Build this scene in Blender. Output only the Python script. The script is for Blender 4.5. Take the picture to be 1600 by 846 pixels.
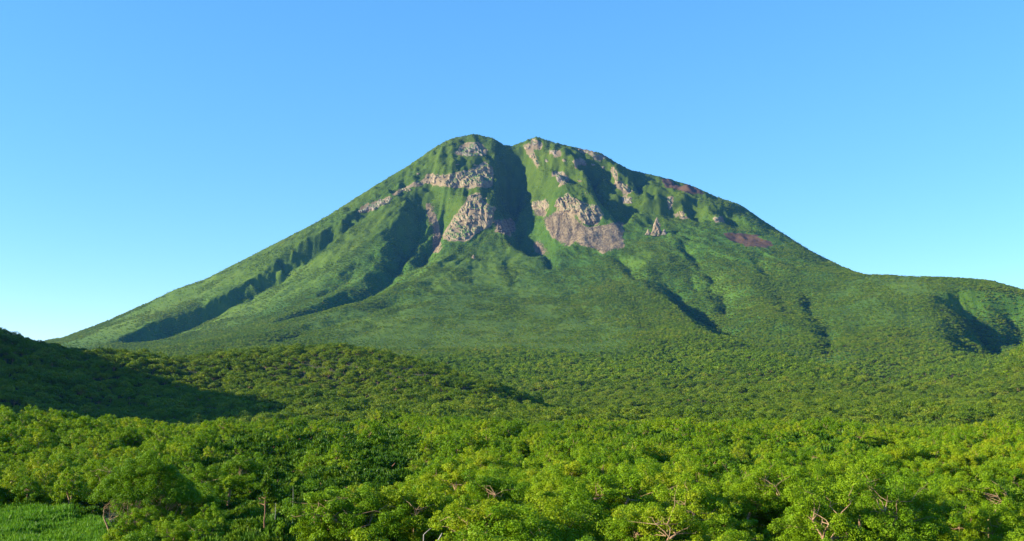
import bpy, math
import numpy as np

# ------------------------------------------------------------------ scene, camera, light
for o in list(bpy.data.objects):
    bpy.data.objects.remove(o)
SC = bpy.context.scene
COL = SC.collection
R = math.radians

W0, H0, FPX, HORIZ = 1600.0, 846.0, 1555.0, 620.0
PITCH = math.atan((HORIZ - H0 / 2) / FPX)
cam_d = bpy.data.cameras.new('camera')
cam = bpy.data.objects.new('camera', cam_d)
COL.objects.link(cam)
cam_d.sensor_width = 36.0
cam_d.lens = 36.0 * FPX / W0
cam_d.clip_start = 0.5
cam_d.clip_end = 20000.0
cam.location = (0, 0, 0)
cam.rotation_euler = (math.pi / 2 + PITCH, 0, 0)
SC.camera = cam

SUN_EL = 20.0          # degrees above the horizon
SUN_BACK = 13.0        # degrees behind the camera's left
sx, sy, sz = (-math.cos(R(SUN_EL)) * math.cos(R(SUN_BACK)), -math.cos(R(SUN_EL)) * math.sin(R(SUN_BACK)), math.sin(R(SUN_EL)))
world = bpy.data.worlds.new('World')
SC.world = world
world.use_nodes = True
wn = world.node_tree.nodes
wl = world.node_tree.links
bg = wn['Background']
sky = wn.new('ShaderNodeTexSky')
sky.sky_type = 'NISHITA'
sky.sun_disc = False
sky.sun_elevation = R(SUN_EL)
sky.sun_rotation = math.atan2(sx, sy)
sky.altitude = 800
sky.air_density = 0.9
sky.dust_density = 0.0
sky.ozone_density = 5.0
hs = wn.new('ShaderNodeHueSaturation')
hs.inputs['Saturation'].default_value = 1.36
hs.inputs['Value'].default_value = 1.17
hs.inputs['Hue'].default_value = 0.4985
gm = wn.new('ShaderNodeGamma')   # evens the step from zenith to horizon, as in the photograph
gm.inputs['Gamma'].default_value = 0.64
wl.new(sky.outputs[0], gm.inputs['Color'])
wl.new(gm.outputs[0], hs.inputs['Color'])
wl.new(hs.outputs[0], bg.inputs['Color'])
bg.inputs['Strength'].default_value = 0.15

sun_d = bpy.data.lights.new('sun', 'SUN')
sun_d.energy = 5.0
sun_d.angle = R(0.5)
sun_d.color = (1.0, 0.87, 0.66)
sun = bpy.data.objects.new('sun', sun_d)
COL.objects.link(sun)
from mathutils import Vector
sun.rotation_euler = Vector((sx, sy, sz)).to_track_quat('Z', 'Y').to_euler()
sun.location = (-60, -20, 60)

SC.view_settings.view_transform = 'Standard'
SC.view_settings.look = 'None'
SC.view_settings.exposure = 1.5
SC.view_settings.gamma = 1.0
SC.view_settings.use_curve_mapping = False
SC.render.engine = 'CYCLES'
SC.cycles.use_denoising = True
SC.cycles.max_bounces = 5
SC.cycles.diffuse_bounces = 2
SC.cycles.transmission_bounces = 3
SC.cycles.transparent_max_bounces = 4
SC.cycles.volume_bounces = 0
SC.cycles.use_adaptive_sampling = True
SC.cycles.adaptive_threshold = 0.015

# ------------------------------------------------------------------ maths helpers
ct, st = math.cos(PITCH), math.sin(PITCH)

def ray(u, v):
    """direction of the sight line through photo pixel (u, v), scaled to y = 1"""
    u = np.asarray(u, float); v = np.asarray(v, float)
    dx = (u - W0 / 2); up = (H0 / 2 - v)
    y = ct * FPX - st * up
    z = st * FPX + ct * up
    return np.stack([dx / y, np.ones_like(dx), z / y], -1)

def at(u, v, Y):
    return ray(u, v) * np.asarray(Y, float)[..., None]

def project(p):
    p = np.asarray(p, float)
    f = p[..., 1] * ct + p[..., 2] * st
    up = -p[..., 1] * st + p[..., 2] * ct
    return W0 / 2 + FPX * p[..., 0] / f, H0 / 2 - FPX * up / f

def _h(ix, iy, iz, s):
    n = (ix * 374761393 + iy * 668265263 + iz * 2147483647 + s * 1274126177) & 0xFFFFFFFF
    n = ((n ^ (n >> 13)) * 1274126177) & 0xFFFFFFFF
    n = ((n ^ (n >> 16)) * 2246822519) & 0xFFFFFFFF
    return ((n ^ (n >> 15)) & 0xFFFFFF) / float(0xFFFFFF)

def vnoise(x, y, z=None, s=0):
    """smooth value noise in -1..1"""
    x = np.asarray(x, float); y = np.asarray(y, float)
    z = np.zeros_like(x) if z is None else np.asarray(z, float)
    ix, iy, iz = (np.floor(a).astype(np.int64) for a in (x, y, z))
    fx, fy, fz = x - ix, y - iy, z - iz
    fx, fy, fz = (f * f * f * (f * (f * 6 - 15) + 10) for f in (fx, fy, fz))
    r = 0
    flat = not np.any(fz)
    for a in (0, 1):
        wx = fx if a else 1 - fx
        for b in (0, 1):
            wy = fy if b else 1 - fy
            if flat:
                r = r + wx * wy * _h(ix + a, iy + b, iz, s)
            else:
                for c in (0, 1):
                    wz = fz if c else 1 - fz
                    r = r + wx * wy * wz * _h(ix + a, iy + b, iz + c, s)
    return r * 2 - 1

def fbm(x, y, z=None, s=0, n=4, g=0.5, ridged=False):
    a, t, tot = 1.0, 0, 0
    for k in range(n):
        q = vnoise(x, y, z, s + k * 17)
        t = t + a * ((1 - 2 * np.abs(q)) if ridged else q)
        tot += a
        a *= g
        x = x * 2.03 + 11.3; y = y * 2.03 - 7.7
        z = None if z is None else z * 2.03 + 3.1
    return t / tot

def worley(x, y, z, s=0):
    """distance to the nearest and second nearest feature point, and the nearest one's id"""
    ix, iy, iz = (np.floor(a).astype(np.int64) for a in (x, y, z))
    d1 = np.full(x.shape, 9.0); d2 = d1.copy(); idv = np.zeros(x.shape)
    for a in (-1, 0, 1):
        for b in (-1, 0, 1):
            for c in (-1, 0, 1):
                jx, jy, jz = ix + a, iy + b, iz + c
                d = np.sqrt((jx + _h(jx, jy, jz, s) - x) ** 2 + (jy + _h(jx, jy, jz, s + 1) - y) ** 2 + (jz + _h(jx, jy, jz, s + 2) - z) ** 2)
                m = d < d1
                d2 = np.where(m, d1, np.minimum(d2, d))
                idv = np.where(m, _h(jx, jy, jz, s + 3), idv)
                d1 = np.where(m, d, d1)
    return d1, d2, idv

def smooth(a, b, x):
    t = np.clip((x - a) / (b - a), 0, 1)
    return t * t * (3 - 2 * t)

def tps(P, Z, lam):
    """thin-plate spline through control points P (n,2) with heights Z; returns an evaluator"""
    S = 1000.0
    P = P / S
    def U(r2):
        return np.where(r2 > 1e-12, 0.5 * r2 * np.log(np.maximum(r2, 1e-12)), 0)
    n = len(P)
    K = U(((P[:, None] - P[None]) ** 2).sum(-1)) + lam * np.eye(n)
    A = np.zeros((n + 3, n + 3))
    Q = np.c_[np.ones(n), P]
    A[:n, :n] = K; A[:n, n:] = Q; A[n:, :n] = Q.T
    w = np.linalg.solve(A, np.r_[Z, 0, 0, 0])
    def ev(x, y):
        x = x / S; y = y / S
        r = w[n] + w[n + 1] * x + w[n + 2] * y
        for i in range(n):
            r = r + w[i] * U((x - P[i, 0]) ** 2 + (y - P[i, 1]) ** 2)
        return r
    return ev

def inside(poly, u, v):
    """even-odd test of points against a polygon"""
    p = np.asarray(poly, float)
    r = np.zeros(np.shape(u), bool)
    j = len(p) - 1
    for i in range(len(p)):
        c = ((p[i, 1] > v) != (p[j, 1] > v)) & (u < (p[j, 0] - p[i, 0]) * (v - p[i, 1]) / (p[j, 1] - p[i, 1] + 1e-12) + p[i, 0])
        r ^= c
        j = i
    return r

def poly_dist(pl, x, y, closed=False):
    """distance to a polyline, signed side (left of travel > 0) and parameter 0..1 along it"""
    pl = np.asarray(pl, float)
    if closed:
        pl = np.r_[pl, pl[:1]]
    best = np.full(np.shape(x), 1e18); side = np.zeros(np.shape(x)); par = np.zeros(np.shape(x))
    n = len(pl) - 1
    for i in range(n):
        a, b = pl[i], pl[i + 1]
        dx, dy = b - a
        L2 = dx * dx + dy * dy + 1e-9
        t = np.clip(((x - a[0]) * dx + (y - a[1]) * dy) / L2, 0, 1)
        d = (x - a[0] - t * dx) ** 2 + (y - a[1] - t * dy) ** 2
        m = d < best
        best = np.where(m, d, best)
        side = np.where(m, np.sign(dx * (y - a[1]) - dy * (x - a[0])), side)
        par = np.where(m, (i + t) / n, par)
    return np.sqrt(best), side, par

# ------------------------------------------------------------------ the lie of the land
# control points: photo pixel and distance (m) of the ground there
SKY = [(95, 529, 2900), (150, 509, 2950), (200, 488, 3000), (275, 452, 3060), (320, 437, 3100), (410, 391, 3180), (500, 345, 3250), (590, 288, 3320),
       (640, 258, 3350), (680, 230, 3380), (705, 217, 3395), (740, 210, 3400), (768, 216, 3400), (787, 227, 3420), (800, 229, 3430), (815, 223, 3410),
       (838, 214, 3380), (862, 222, 3380), (900, 231, 3380), (940, 240, 3370), (965, 256, 3340), (985, 266, 3340), (1030, 276, 3320), (1080, 290, 3280),
       (1120, 308, 3250), (1160, 322, 3200), (1190, 343, 3120), (1230, 370, 2980), (1270, 395, 2820), (1310, 415, 2650), (1350, 430, 2480), (1420, 433, 2380),
       (1500, 436, 2280), (1550, 441, 2220), (1600, 455, 2160), (1700, 500, 2080)]
CTRL = SKY + [
    (740, 250, 3290), (740, 290, 3200), (745, 300, 3170), (740, 340, 3080), (740, 375, 2960), (740, 402, 2830), (740, 450, 2530), (740, 500, 2150), (740, 550, 1650), (740, 590, 1250),
    (838, 250, 3270), (860, 275, 3190), (885, 303, 3090), (905, 340, 3010), (910, 388, 2860), (900, 420, 2700), (900, 470, 2380), (900, 520, 1950), (900, 570, 1450), (900, 610, 1100), (900, 635, 850),
    (970, 285, 3210), (985, 310, 3110), (1000, 345, 3020), (1010, 380, 2860), (1030, 440, 2480), (1040, 500, 2050), (1050, 560, 1500), (1050, 610, 1080), (1050, 640, 800),
    (1060, 310, 3180), (1060, 345, 3030), (1100, 350, 3020), (1130, 350, 3020), (1170, 375, 2880), (1100, 400, 2720), (1180, 420, 2600), (1180, 455, 2380), (1200, 490, 2130), (1210, 525, 1830),
    (800, 300, 3240), (805, 345, 3080), (815, 400, 2830),
    (1350, 470, 2200), (1400, 500, 2000), (1450, 540, 1760), (1400, 570, 1610), (1500, 580, 1500), (1530, 500, 2010), (1575, 540, 1790), (1600, 480, 2120), (1600, 562, 1620), (1490, 545, 1760), (1300, 480, 2240), (1250, 440, 2480), (1300, 520, 1950),
    (1140, 470, 2280), (1166, 522, 1860), (1232, 545, 1660), (1285, 563, 1560), (1351, 581, 1450), (1450, 594, 1350), (1540, 597, 1260),
    (1100, 520, 1800), (1150, 535, 1650), (1250, 566, 1400), (1350, 588, 1230), (1450, 607, 1060), (1550, 622, 920), (1600, 626, 880),
    (1200, 605, 1080), (1300, 628, 880), (1200, 642, 750), (1500, 642, 740), (1000, 655, 560), (1400, 658, 560),
    (1600, 563, 1060), (1570, 582, 1050), (1700, 500, 1080), (1800, 455, 1100),
    (640, 318, 3130), (600, 345, 3060), (540, 385, 2960), (480, 426, 2870), (400, 472, 2740), (300, 514, 2580), (250, 534, 2480), (150, 547, 2430),
    (560, 325, 3180), (500, 358, 3100), (447, 392, 3020), (397, 430, 2940), (347, 455, 2860), (281, 482, 2780), (232, 499, 2720), (155, 531, 2620),
    (668, 300, 3200), (645, 360, 3030), (602, 420, 2780), (560, 445, 2650), (480, 485, 2430), (417, 512, 2280),
    (690, 400, 2810), (640, 440, 2570), (520, 483, 2300), (400, 520, 2060), (330, 548, 1880),
    (600, 500, 2120), (600, 560, 1540), (450, 545, 1780), (700, 600, 1180), (800, 622, 980), (850, 650, 640), (300, 570, 1600), (100, 570, 1700)]
XYZ = [tuple(at(*c)) for c in CTRL]
# land the photograph hides or leaves outside the frame
XYZ += [(-2300, 2500, 120), (-2300, 3300, 180), (-1900, 3700, 120), (-900, 3800, 330), (-350, 3750, 640), (0, 3700, 690), (350, 3750, 640), (800, 3700, 470),
        (1300, 3600, 250), (1800, 3300, 120), (1600, 2800, 170), (2300, 2600, 60), (2300, 3900, 60), (-2300, 4100, 60), (0, 4200, 420), (-1000, 4200, 150), (1000, 4200, 200),
        (1500, 2000, 170), (1800, 1500, 120), (2300, 1200, 120), (-2300, 1500, 60), (-1500, 1900, 40), (-1300, 1400, 10), (-800, 1150, -10), (900, 900, 90)]
XYZ = np.array(XYZ)
GX0, GX1, GY0, GY1, GS = -1824.0, 1824.0, 300.0, 4020.0, 4.0
gx = np.arange(GX0, GX1 + 1, GS); gy = np.arange(GY0, GY1 + 1, GS)
ev = tps(XYZ[:, :2], XYZ[:, 2], 2e-4)
cx = np.arange(GX0, GX1 + 25, 24.0); cy = np.arange(GY0, GY1 + 25, 24.0)
CZ = ev(*np.meshgrid(cx, cy))

def sample(Z, x0, y0, s, x, y):
    fx = np.clip((x - x0) / s, 0, Z.shape[1] - 1.001); fy = np.clip((y - y0) / s, 0, Z.shape[0] - 1.001)
    i = fx.astype(int); j = fy.astype(int)
    a = fx - i; b = fy - j
    return (Z[j, i] * (1 - a) + Z[j, i + 1] * a) * (1 - b) + (Z[j + 1, i] * (1 - a) + Z[j + 1, i + 1] * a) * b

def cubic_up(Z, x0, y0, s, x, y):
    """Catmull-Rom resampling on a regular lattice of x (1-D) and y (1-D)"""
    def axis(A, f):
        i = np.clip(np.floor(f).astype(int), 0, A.shape[0] - 2); t = (f - i)[:, None]
        g = lambda k: A[np.clip(i + k, 0, A.shape[0] - 1)]
        p0, p1, p2, p3 = g(-1), g(0), g(1), g(2)
        return p1 + 0.5 * t * (p2 - p0 + t * (2 * p0 - 5 * p1 + 4 * p2 - p3 + t * (3 * (p1 - p2) + p3 - p0)))
    B = axis(Z, (y - y0) / s)
    return axis(B.T, (x - x0) / s).T

GXm, GYm = np.meshgrid(gx, gy)
GZ = cubic_up(CZ, GX0, GY0, 24.0, gx, gy)

def hit(u, v, y0=620.0, y1=4100.0, n=900, Z=None):
    """where the sight line through pixel (u, v) meets the land"""
    Z = GZ if Z is None else Z
    u = np.atleast_1d(np.asarray(u, float)); v = np.atleast_1d(np.asarray(v, float))
    d = ray(u, v)
    Y = np.full(u.shape, y1); found = np.zeros(u.shape, bool); prev = np.full(u.shape, 1e9)
    ys = np.linspace(y0, y1, n)
    for k, yy in enumerate(ys):
        g = d[:, 2] * yy - sample(Z, GX0, GY0, GS, d[:, 0] * yy, np.full(u.shape, yy))
        m = (~found) & (g <= 0)
        if k:
            Y = np.where(m, ys[k - 1] + (yy - ys[k - 1]) * prev / np.maximum(prev - g, 1e-6), Y)
        else:
            Y = np.where(m, yy, Y)
        found |= m
        prev = g
    return d * Y[:, None], found

def fit_skyline(Z):
    """raise or lower the land along its crest so that the crest stands where the photograph has it"""
    sk = np.array(SKY, float)
    for it in range(3):
        us = np.arange(90, 1606, 4.0)
        tgt = np.interp(us, sk[:, 0], sk[:, 1]); Yc = np.interp(us, sk[:, 0], sk[:, 2])
        d = ray(us, tgt)
        best = np.full(us.shape, -1e9); by = np.zeros(us.shape)
        for yy in np.arange(1900, 3800, 6.0):
            q = sample(Z, GX0, GY0, GS, d[:, 0] * yy, np.full(us.shape, yy)) / yy
            m = q > best
            best = np.where(m, q, best); by = np.where(m, yy, by)
        dz = (d[:, 2] - best) * by
        slope = GXm / GYm * ct * ct  # tan of azimuth, good enough to index columns
        uu = W0 / 2 + FPX * (GXm / GYm) * 1.0 / (ct + st * GZ / GYm) if False else project(np.stack([GXm, GYm, Z], -1))[0]
        cd = np.interp(uu, us, dz); cyy = np.interp(uu, us, by)
        w = np.exp(-((GYm - cyy) / np.where(GYm < cyy, 160.0, 400.0)) ** 2)
        Z = Z + cd * w
    return Z

def carve(Z, pts, depth, wl, wr, p=1.3, taper=True, even=False):
    """cut a gully (or raise a rib when depth < 0) along photo pixels; wl / wr: widths left / right of travel"""
    P, ok = hit([a[0] for a in pts], [a[1] for a in pts], Z=Z)
    pl = P[ok][:, :2]
    if even:   # take the kinks out of its course
        cf = np.polyfit(pl[:, 0], pl[:, 1], 2)
        pl = np.c_[pl[:, 0], np.polyval(cf, pl[:, 0])]
    x0, x1 = pl[:, 0].min() - 400, pl[:, 0].max() + 400
    y0, y1 = pl[:, 1].min() - 400, pl[:, 1].max() + 400
    i0, i1 = np.searchsorted(gx, [x0, x1]); j0, j1 = np.searchsorted(gy, [y0, y1])
    X, Y = GXm[j0:j1, i0:i1], GYm[j0:j1, i0:i1]
    wob = 24 * fbm(X / 75, Y / 75, s=int(abs(depth) * 7) % 97, n=5, g=0.6)
    d, side, par = poly_dist(pl, X + wob, Y - wob)
    w = np.where(side > 0, wl, wr)
    prof = np.clip(1 - d / w, 0, 1) ** p
    if taper:
        prof = prof * smooth(0, 0.12, par) * smooth(0, 0.12, 1 - par)
    prof = prof * (0.95 + 0.5 * fbm(X / 110, Y / 110, s=int(depth * 3) % 89, n=3))
    Z = Z.copy()
    Z[j0:j1, i0:i1] -= depth * prof
    return Z

def step(Z, poly, height, soft, seed=0):
    """lift a block of land bounded by photo pixels (a cliff on its free edges)"""
    P, ok = hit([a[0] for a in poly], [a[1] for a in poly], Z=Z)
    pl = P[:, :2]
    wob = 10 * fbm(GXm / 60, GYm / 60, s=seed, n=3)
    d, _, _ = poly_dist(pl, GXm + wob, GYm - wob, closed=True)
    sgn = np.where(inside(pl, GXm + wob, GYm - wob), d, -d)
    return Z + height * smooth(-soft, soft, sgn)

GZ = fit_skyline(GZ)

# ravines, ribs and blocks of the mountain, traced by where they lie
# long ravine down the left flank, its upper wall steep
GZ = carve(GZ, [(600, 312), (572, 328), (524, 354), (496, 372), (464, 393), (424, 422), (390, 448), (345, 468), (296, 489), (252, 508), (212, 522), (165, 536)], 42, 170, 30, p=1.0, even=True)
GZ = carve(GZ, [(545, 366), (520, 380), (496, 394), (470, 408)], 18, 60, 24, even=True)
# gullies on the left face
GZ = carve(GZ, [(668, 296), (655, 330), (640, 365), (622, 395), (600, 425), (560, 450), (500, 478), (430, 508)], 66, 150, 60, p=1.1)
GZ = carve(GZ, [(690, 330), (678, 365), (662, 400), (650, 425)], 36, 60, 32)
GZ = carve(GZ, [(560, 400), (545, 425), (520, 450), (480, 470)], 16, 70, 30)
GZ = carve(GZ, [(585, 395), (575, 425)], 12, 45, 25)
# main summit gully, shaded by the left summit block
GZ = carve(GZ, [(797, 232), (803, 262), (806, 295), (806, 325), (810, 350), (822, 372), (850, 400)], 88, 150, 55, p=0.9)
# the left summit block stands out over it
GZ = step(GZ, [(700, 214), (745, 210), (770, 219), (773, 245), (776, 262), (770, 290), (781, 305), (776, 330), (768, 352), (730, 350), (690, 310), (672, 286), (690, 250)], 36, 12, 5)
GZ = step(GZ, [(690, 272), (765, 268), (768, 252), (745, 225), (690, 232), (660, 262)], 15, 8, 9)
# right summit, its ribs and shaded bowls
GZ = carve(GZ, [(895, 238), (915, 258), (932, 280), (940, 300), (962, 328), (985, 342)], 66, 110, 36, p=0.9)
GZ = carve(GZ, [(870, 262), (893, 280), (915, 302)], 34, 55, 28)
GZ = carve(GZ, [(985, 272), (1000, 292), (1012, 312)], 40, 70, 30)
GZ = carve(GZ, [(960, 312), (1000, 326), (1040, 334), (1068, 330)], 40, 60, 26)
GZ = carve(GZ, [(1075, 318), (1085, 338), (1100, 352)], 28, 60, 24)
GZ = carve(GZ, [(1120, 330), (1140, 350), (1170, 362)], 26, 60, 26)
GZ = step(GZ, [(868, 303), (890, 297), (912, 306), (932, 322), (938, 345), (905, 352), (880, 335), (860, 330)], 22, 12, 12)
GZ = step(GZ, [(820, 222), (850, 216), (905, 236), (900, 262), (872, 292), (846, 300), (838, 270)], 16, 14, 15)
GZ = step(GZ, [(945, 246), (985, 268), (982, 305), (962, 296), (950, 268)], 16, 12, 18)
GZ = step(GZ, [(1000, 300), (1055, 300), (1072, 322), (1040, 322), (1003, 326)], 16, 9, 21)
GZ = step(GZ, [(1100, 328), (1128, 328), (1140, 342), (1118, 350), (1100, 346)], 12, 10, 23)
# long gullies of the right-hand slopes
GZ = carve(GZ, [(1060, 372), (1085, 400), (1108, 430), (1128, 458), (1140, 478)], 24, 80, 32)
GZ = carve(GZ, [(1010, 415), (1050, 440), (1085, 468), (1130, 500), (1170, 526), (1232, 548), (1285, 566), (1351, 583), (1430, 594), (1520, 600)], 46, 130, 66, p=1.0)
GZ = carve(GZ, [(1255, 455), (1268, 485), (1280, 510), (1292, 536), (1310, 560)], 15, 60, 28)
GZ = carve(GZ, [(960, 395), (985, 420), (1000, 440)], 16, 50, 30)
GZ = carve(GZ, [(1500, 455), (1530, 485), (1550, 520), (1560, 560)], 55, 220, 90)
GZ = carve(GZ, [(835, 372), (848, 398), (862, 425)], 24, 35, 25)
GZ = carve(GZ, [(1570, 458), (1585, 500), (1592, 540)], 50, 110, 55)
for pts_, dep_ in [([(705, 395), (690, 430), (650, 470), (590, 505), (520, 535)], 3.5), ([(790, 400), (800, 440), (805, 490), (800, 540)], 2.5), ([(860, 420), (890, 460), (925, 500), (950, 545)], 3.5), ([(930, 410), (970, 450), (1010, 490), (1040, 540), (1060, 580)], 6),
                  ([(1180, 400), (1200, 430), (1225, 470), (1240, 500)], 7), ([(1060, 400), (1075, 430), (1100, 470)], 10), ([(700, 470), (690, 510), (660, 550)], 2.5), ([(1330, 470), (1345, 505), (1360, 550)], 4), ([(1420, 480), (1425, 520), (1440, 560)], 4),
                  ([(330, 470), (290, 500), (240, 525)], 10), ([(470, 395), (440, 420), (420, 440)], 8), ([(690, 250), (650, 280), (620, 290)], 8), ([(540, 400), (480, 440), (420, 470), (350, 500)], 8)]:
    GZ = carve(GZ, pts_, dep_, 42, 30, p=1.3)
GZ = carve(GZ, [(640, 460), (560, 490), (470, 516), (400, 540)], 12, 90, 60)

# broken ground: stronger high up, where the mountain is steep
hi = smooth(120, 520, GZ)
GZ = GZ + hi * ((8 + 8 * smooth(450, 700, GZ)) * fbm(GXm / 85, GYm / 85, s=3, n=4, ridged=True) + (5 + 5 * smooth(450, 700, GZ)) * fbm(GXm / 34, GYm / 34, s=31, n=3) + 4.0 * smooth(330, 620, GZ) * fbm(GXm / 24, GYm / 24, s=37, n=2, ridged=True))
# ribs and runnels that fan out from the summit
_rx, _ry = GXm + 20, 3420 - GYm
_rr = np.hypot(_rx, _ry)
_th = np.arctan2(_rx, _ry) + 0.10 * fbm(GXm / 160, GYm / 160, s=111, n=3)
_rib = fbm(_th * 15, _rr / 520, s=113, n=4, g=0.6, ridged=True)
GZ = GZ + _rib * smooth(60, 350, _rr) * (9.5 * smooth(150, 420, GZ) + 5.0 * smooth(420, 650, GZ) + 2.0 * smooth(20, 150, GZ)) * (0.6 + 0.5 * fbm(GXm / 260, GYm / 260, s=117, n=2))
GZ = GZ + (1 - hi) * 3.0 * fbm(GXm / 110, GYm / 110, s=7, n=4)
GZ = fit_skyline(GZ)

# near land: the thicket's shelf, the hollow behind it and the wooded hill on the left
NEAR = [c for c in CTRL if c[2] < 1450] + [
    (380, 552, 780), (450, 547, 775), (550, 546, 765), (620, 556, 745), (680, 570, 715), (740, 587, 685), (790, 606, 660),
    (550, 600, 650), (450, 615, 600), (300, 600, 640), (200, 640, 540), (400, 655, 500), (600, 650, 510), (800, 645, 560), (700, 660, 470),
    (0, 521, 620), (50, 531, 640), (100, 541, 660), (200, 553, 710), (290, 560, 750), (0, 600, 540), (0, 660, 470), (100, 600, 590)]
_nc = len([c for c in CTRL if c[2] < 1450])
nx = [tuple(at(*c) - np.array([0, 0, 5.5 if k_ >= _nc else 0.0])) for k_, c in enumerate(NEAR)]   # the hill carries trees about that tall
nx += [(-400, 600, 48), (-470, 590, 88), (-540, 560, 124), (-420, 700, 66), (-560, 720, 130), (-720, 620, 110), (-330, 430, 28), (-400, 440, 72), (-500, 420, 120), (-900, 600, 130), (-345, 700, 27), (-330, 780, 20), (-900, 300, 90), (-420, 330, 8), (-250, 330, -26), (-170, 320, -24), (-120, 340, -23), (-1000, 900, 120),
       (-100, 900, -10), (-300, 960, -4), (-55, 805, -2), (-15, 770, -9), (18, 725, -14), (-130, 860, 0), (-220, 890, 0), (40, 660, -17), (-500, 1000, 25), (0, 400, -24), (-120, 400, -26), (150, 430, -22), (300, 450, -18), (500, 500, -5), (650, 700, 20), (700, 400, 5), (500, 250, -8)]
for U_, V_, Y_ in [(-100, 700, 215), (0, 693, 220), (200, 682, 240), (400, 663, 275), (600, 657, 300), (800, 657, 305), (1000, 660, 310), (1200, 661, 320), (1400, 668, 310), (1600, 668, 320), (1750, 670, 320)]:
    p_ = at(U_, V_, Y_); nx.append((p_[0], p_[1], p_[2] - 5.5))
for x_ in (-90, -45, 0, 45, 90):
    nx += [(x_, 42, -10.8), (x_ * 1.5, 90, -10.8), (x_ * 2, 150, -10.9), (x_ * 2.6, 215, -11.2)]
nx += [(-60, -10, -3), (0, -10, -3), (60, -10, -3), (-150, 20, -8), (150, 20, -8), (-25, 105, -11.2), (-24, 82, -11.2)]
nx = np.array(nx)
evn = tps(nx[:, :2], nx[:, 2], 1e-6)
NS = 4.0
nxs = np.arange(-1300, 1001, NS); nys = np.arange(-12, 905, NS)
NXm, NYm = np.meshgrid(nxs, nys)
NZ = evn(NXm, NYm)
NZ = NZ + smooth(20, 60, NYm) * (1 - smooth(240, 420, NYm)) * 1.1 * fbm(NXm / 26, NYm / 26, s=41, n=2) + smooth(350, 500, NYm) * 3.0 * fbm(NXm / 60, NYm / 60, s=43, n=3)
_w = smooth(760, 896, NYm)
NZ = NZ * (1 - _w) + sample(GZ, GX0, GY0, GS, NXm, np.maximum(NYm, GY0)) * _w

def ground_z(x, y):
    x = np.asarray(x, float); y = np.asarray(y, float)
    return np.where(y < 898, sample(NZ, nxs[0], nys[0], NS, x, y), sample(GZ, GX0, GY0, GS, x, y))

def grid_mesh(name, X, Y, Z):
    h, w = Z.shape
    me = bpy.data.meshes.new(name)
    co = np.stack([X, Y, Z], -1).reshape(-1, 3)
    i = np.arange(h * w).reshape(h, w)
    q = np.stack([i[:-1, :-1], i[:-1, 1:], i[1:, 1:], i[1:, :-1]], -1).reshape(-1, 4)
    fill(me, co, q)
    return me

def fill(me, co, q, smooth_=True, mats=None):
    """vertices and equal-sided faces into a mesh, fast"""
    q = np.asarray(q); n, k = q.shape
    me.vertices.add(len(co)); me.vertices.foreach_set('co', np.asarray(co, np.float32).ravel())
    me.loops.add(n * k); me.loops.foreach_set('vertex_index', q.astype(np.int32).ravel())
    me.polygons.add(n)
    me.polygons.foreach_set('loop_start', (np.arange(n) * k).astype(np.int32))
    me.polygons.foreach_set('loop_total', np.full(n, k, np.int32))
    if mats is not None:
        me.polygons.foreach_set('material_index', np.asarray(mats, np.int32))
    me.update(calc_edges=True)
    me.polygons.foreach_set('use_smooth', np.full(n, smooth_, bool))
    return me

def attr(me, name, val, kind='FLOAT', dom='POINT'):
    a = me.attributes.new(name, kind, dom)
    val = np.asarray(val, np.int32 if kind == 'INT' else np.float32).ravel()
    a.data.foreach_set({'FLOAT': 'value', 'INT': 'value', 'FLOAT_VECTOR': 'vector'}[kind], val)

def link(name, data, kind=None, label=None, cat=None, group=None, parent=None):
    o = bpy.data.objects.new(name, data)
    COL.objects.link(o)
    if kind: o['kind'] = kind
    if label: o['label'] = label
    if cat: o['category'] = cat
    if group: o['group'] = group
    if parent: o.parent = parent
    return o

def shelf_end(x, y):
    """how far back the foreground shelf runs, by bearing"""
    return np.interp(W0 / 2 + FPX * x / np.maximum(y, 1.0), [-200, 0, 200, 400, 600, 1600], [218, 228, 250, 285, 315, 335])

# ------------------------------------------------------------------ materials
def mat(name):
    m = bpy.data.materials.new(name)
    m.use_nodes = True
    nt = m.node_tree
    return m, nt.nodes, nt.links, nt.nodes['Principled BSDF']

def node(ns, t, **kw):
    n = ns.new(t)
    for k, v in kw.items():
        if k in n.inputs:
            n.inputs[k].default_value = v
        else:
            setattr(n, k, v)
    return n

def ramp(ns, stops):
    r = ns.new('ShaderNodeValToRGB')
    while len(r.color_ramp.elements) < len(stops):
        r.color_ramp.elements.new(0.5)
    for e, (p, c) in zip(r.color_ramp.elements, stops):
        e.position = p
        e.color = (*c, 1)
    return r

def mixc(ns, ls, fac, a, b, blend='MIX'):
    m = ns.new('ShaderNodeMix')
    m.data_type = 'RGBA'; m.blend_type = blend
    for s, v in ((m.inputs[0], fac), (m.inputs[6], a), (m.inputs[7], b)):
        if isinstance(v, (int, float)):
            s.default_value = v
        elif isinstance(v, tuple):
            s.default_value = (*v, 1)
        else:
            ls.new(v, s)
    return m.outputs[2]

def noise(ns, ls, scale, detail=4.0, vec=None, rough=0.55):
    n = ns.new('ShaderNodeTexNoise')
    n.inputs['Scale'].default_value = scale
    n.inputs['Detail'].default_value = detail
    n.inputs['Roughness'].default_value = rough
    if vec is not None:
        ls.new(vec, n.inputs['Vector'])
    return n.outputs['Fac']

def geo_pos(ns):
    return ns.new('ShaderNodeNewGeometry').outputs['Position']

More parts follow.
